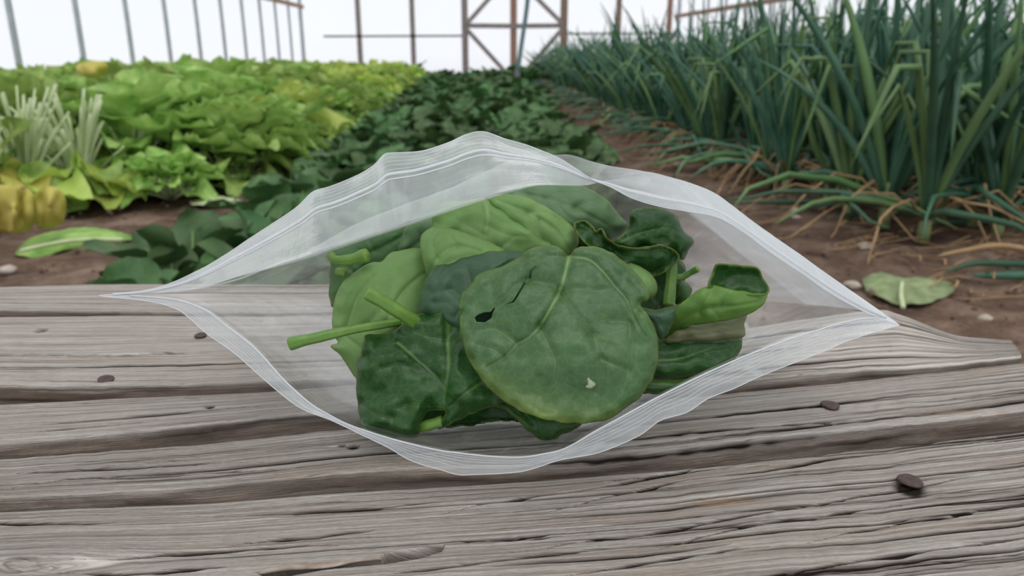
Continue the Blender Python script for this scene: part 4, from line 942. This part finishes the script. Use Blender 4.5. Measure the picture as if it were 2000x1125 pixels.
# ------------------------------------------------------------------ left front: cut stalk plants and fallen leaves
def px_stalks(base, n, spread, htop, label, seed, yel=0):
    r_ = random.Random(seed); b = onz(base[0], base[1], 0)
    o = bpy.data.objects.new('cut_leafy_plant', None); COL.objects.link(o); o.location = Vector(b); tag(o, label, 'plant', 'trimmed plants at the front of the left bed')
    for i in range(n):
        a = r_.uniform(0, 6.28); s = r_.uniform(.2, 1)*spread; H = htop*r_.uniform(.5, 1.1)
        e = b+np.array([math.cos(a)*s, math.sin(a)*s*.6, H]); m = b+np.array([math.cos(a)*s*.35, math.sin(a)*s*.2, H*.5])
        v, f = tube(catmull([b+np.array([math.cos(a)*.02, math.sin(a)*.02, 0]), m, e], 3), np.linspace(.014, .006, 7)*r_.uniform(.7, 1.15), 7, squash=.7); child('stalk', v, f, M['stalk'], o)
    for i in range(11):
        az = r_.uniform(0, 6.28) if i > 5 else -PI/2+r_.uniform(-1.2, 1.2); v, f = blade(r_.uniform(.16, .24), r_.uniform(.12, .18), 12, 10, .35, .25, .45, r_); el = r_.uniform(-.1, .5) if i < 9 else r_.uniform(.9, 1.4)
        d = np.array([math.cos(az), math.sin(az), 0]); v = frame(v, az, el, b+d*.07+np.array([0, 0, r_.uniform(.05, .13)]), r_.uniform(-.4, .4)); v[:, 2] = np.maximum(v[:, 2], .01)
        child('leaf', v, f, M['yellow'] if i < yel else M['greens_yel'] if i % 2 else M['greens'], o)
px_stalks((60, 400), 34, .19, .36, 'trimmed plant at the left edge with pale cut stalks and yellow leaves', 1, 2)
px_stalks((165, 390), 34, .19, .35, 'trimmed plant with a dense tuft of pale cut stalks, second from the left', 2)
px_stalks((265, 370), 20, .15, .26, 'trimmed plant with short upright pale stalks beside the dirt path', 3)
px_stalks((-40, 420), 20, .17, .33, 'trimmed plant cut by the left edge of the view with pale stalks', 4, 1)
px_stalks((350, 350), 5, .10, .14, 'low trimmed plant with broad leaves spread on the path, rightmost of the trimmed ones', 5)
def flat_leaf(name, outline, dz, label, m, mid=None, lift=.02):
    ol = catmull([(*p,) for p in outline], 4, True); W = np.array([onz(x, y_, dz) for x, y_ in ol]); c = W.mean(0)+np.array([0, 0, lift]); V = [c]; R = 5; n = len(W)
    for r in range(1, R+1):
        t = r/R; q = c+(W-c)*t; q[:, 2] = dz+lift*(1-t*t)+(vnoise(q[:, 0]/.02, q[:, 1]/.02, 8)-.5)*.014*t+.004; V += list(q)
    Fc = [(0, 1+i, 1+(i+1) % n) for i in range(n)]
    for r in range(R-1):
        for i in range(n): Fc.append((1+r*n+i, 1+(r+1)*n+i, 1+(r+1)*n+(i+1) % n, 1+r*n+(i+1) % n))
    o = mk(name, V, Fc, M[m]); s = o.modifiers.new('thickness', 'SOLIDIFY'); s.thickness = .0008; tag(o, label, 'leaf')
    if mid:
        p = [onz(x, y_, dz+lift+.006) for x, y_ in mid]; v, f = tube(catmull(p, 4), .005, 6); child('midrib', v, f, M['stalk'] if m != 'wilt' else M['stalk'], o)
    return o
flat_leaf('fallen_leaf', [(1686,545),(1720,535),(1760,548),(1800,545),(1850,552),(1862,572),(1830,592),(1780,598),(1730,590),(1692,572)], 0, 'wilted pale green leaf lying on the soil behind the right end of the bench', 'wilt', [(1762,552),(1760,575),(1764,600)], .012)
flat_leaf('fallen_leaf', [(30,500),(60,470),(130,455),(190,450),(250,462),(258,474),(200,478),(140,490),(80,504)], 0, 'light green leaf fallen flat on the dirt path at the left', 'greens', [(40,490),(140,470),(240,468)], .03)
flat_leaf('fallen_leaf', [(420,330),(470,340),(510,345),(500,356),(450,362),(400,350)], 0, 'small pale leaf lying on the dirt path between the beds', 'wilt', None, .01)
flat_leaf('fallen_leaf', [(375,395),(430,388),(470,392),(466,400),(420,404),(380,402)], 0, 'narrow pale stalk scrap lying across the dirt path', 'stalk', None, .01)
def px_blade(outline, d0, label, m, name='loose_leaf', lift=.03):
    ol = catmull([(*p,) for p in outline], 4, True); n = len(ol); c2 = ol.mean(0); V = []; R = 6
    for r in range(R+1):
        t = r/R; q = c2+(ol-c2)*t
        for (x, y_) in q: V.append(depth_at(x, y_, d0+lift*t*t+float(vnoise(x/14, y_/30, 3)-.5)*.06))
    Fc = []
    for r in range(R):
        for i in range(n): Fc.append((r*n+i, (r+1)*n+i, (r+1)*n+(i+1) % n, r*n+(i+1) % n))
    o = mk(name, V, Fc, M[m]); s = o.modifiers.new('thickness', 'SOLIDIFY'); s.thickness = .0015; return tag(o, label, 'leaf')
px_blade([(-20,370),(20,362),(60,372),(70,410),(60,445),(20,455),(-20,440)], 1.95, 'yellow leaf hanging at the left edge below the cut stalks', 'yellow')
px_blade([(72,375),(100,364),(125,380),(128,410),(120,435),(90,446),(68,435),(66,400)], 1.98, 'round yellow leaf below the cut stalks, right of another yellow one', 'yellow')
px_blade([(148,130),(175,120),(205,122),(210,135),(190,150),(160,148)], 3.0, 'orange yellow leaf on top of the leafy bed near the back wall', 'yellow')
# crumbs of soil and straw litter: nobody could count them
rs2 = np.random.default_rng(5); V = []; Fc = []
def crumb(x, y, r):
    b = len(V); 
    for a in ((1,0,0),(-1,0,0),(0,1,0),(0,-1,0),(0,0,1),(0,0,-1)): V.append((x+a[0]*r*rs2.uniform(.6,1.3), y+a[1]*r*rs2.uniform(.6,1.3), r*.5+a[2]*r*rs2.uniform(.5,.9)))
    for f in ((0,2,4),(2,1,4),(1,3,4),(3,0,4),(2,0,5),(1,2,5),(3,1,5),(0,3,5)): Fc.append(tuple(b+i for i in f))
for _ in range(5200):
    y = 0.7+rs2.random()**1.8*7
    if rs2.random() < .68: x = rs2.uniform(.35, 1.9)
    else: x = rs2.uniform(-1.6, -.5)
    crumb(x, y, .0025+.010*rs2.random()**4)
tag(mk('soil_crumbs', V, Fc, M['soil'], smooth=False), 'loose crumbs of brown soil scattered over the dirt paths', 'soil', None, 'stuff')
B = MB()
for _ in range(420):
    y = 1.5+rs2.random()**1.3*5; x = rs2.uniform(.85, 1.7)+.05; a = rs2.uniform(0, 6.28); L = rs2.uniform(.03, .16)
    p = [(x+math.cos(a+k*.25)*L*k/3, y+math.sin(a+k*.25)*L*k/3, .012+.015*math.sin(k+a)) for k in range(4)]; v, f = tube(p, [.002, .0035, .003, .001], 4, squash=.5); B.add(v, f)
o = bpy.data.objects.new('straw_litter', B.mesh('straw_litter', [M['dry']])); COL.objects.link(o); tag(o, 'dry brown straw litter on the soil below the onions', 'straw', None, 'stuff')
# stones
def stone(px, py, r, label):
    c = onz(px, py, r*.3); bm_ = bmesh.new(); bmesh.ops.create_icosphere(bm_, subdivisions=3, radius=r)
    V = []
    for v in bm_.verts:
        k = 1+(float(vnoise(v.co.x/r*1.3+px, v.co.y/r*1.3+v.co.z/r, 5))-.5)*.5; V.append(c+np.array([v.co.x*k*1.2, v.co.y*k, v.co.z*k*.6]))
    Fc = [tuple(v.index for v in f.verts) for f in bm_.faces]; bm_.free(); tag(mk('stone', V, Fc, M['stone']), label, 'stone', 'stones on the soil')
stone(1326, 321, .018, 'white stone between the onions and the top of the bag')
stone(1349, 408, .016, 'pale stone just above the upper right edge of the bag')
stone(1552, 410, .014, 'small pale stone on the soil below the light onion leaf')
stone(1690, 482, .017, 'flat pinkish stone in the middle of the right path')
stone(1556, 425, .012, 'small stone lying beside the drooping onion leaf')
stone(14, 527, .020, 'pale round stone at the left edge on the dirt path')
stone(1665, 556, .015, 'stone lying left of the wilted leaf behind the bench')
stone(1925, 622, .012, 'small stone on the soil at the right near the drooping onion leaf')

# ------------------------------------------------------------------ light
w = bpy.data.worlds.new('World'); SC.world = w; w.use_nodes = True; nt = w.node_tree; nt.nodes.clear()
out = nt.nodes.new('ShaderNodeOutputWorld'); bg = nt.nodes.new('ShaderNodeBackground'); tc = nt.nodes.new('ShaderNodeTexCoord')
sx = nt.nodes.new('ShaderNodeSeparateXYZ'); nt.links.new(tc.outputs['Generated'], sx.inputs[0])
c = ramp(nt, sx.outputs['Z'], [(0.0, (0.86, 0.88, 0.92)), (0.08, (0.82, 0.84, 0.88)), (0.25, (0.62, 0.63, 0.66)), (1.0, (1.0, 1.0, 1.0))])
nt.links.new(c, bg.inputs[0]); bg.inputs[1].default_value = 1.18
nt.links.new(bg.outputs[0], out.inputs[0])
sd = bpy.data.lights.new('overcast_sun', 'SUN'); sd.energy = 0.8; sd.angle = math.radians(50); sd.color = (1, .99, .97)
so = bpy.data.objects.new('overcast_sun', sd); COL.objects.link(so); so.rotation_euler = (math.radians(22), math.radians(10), 0)
SC.cycles.transparent_max_bounces = 24; SC.cycles.max_bounces = 8
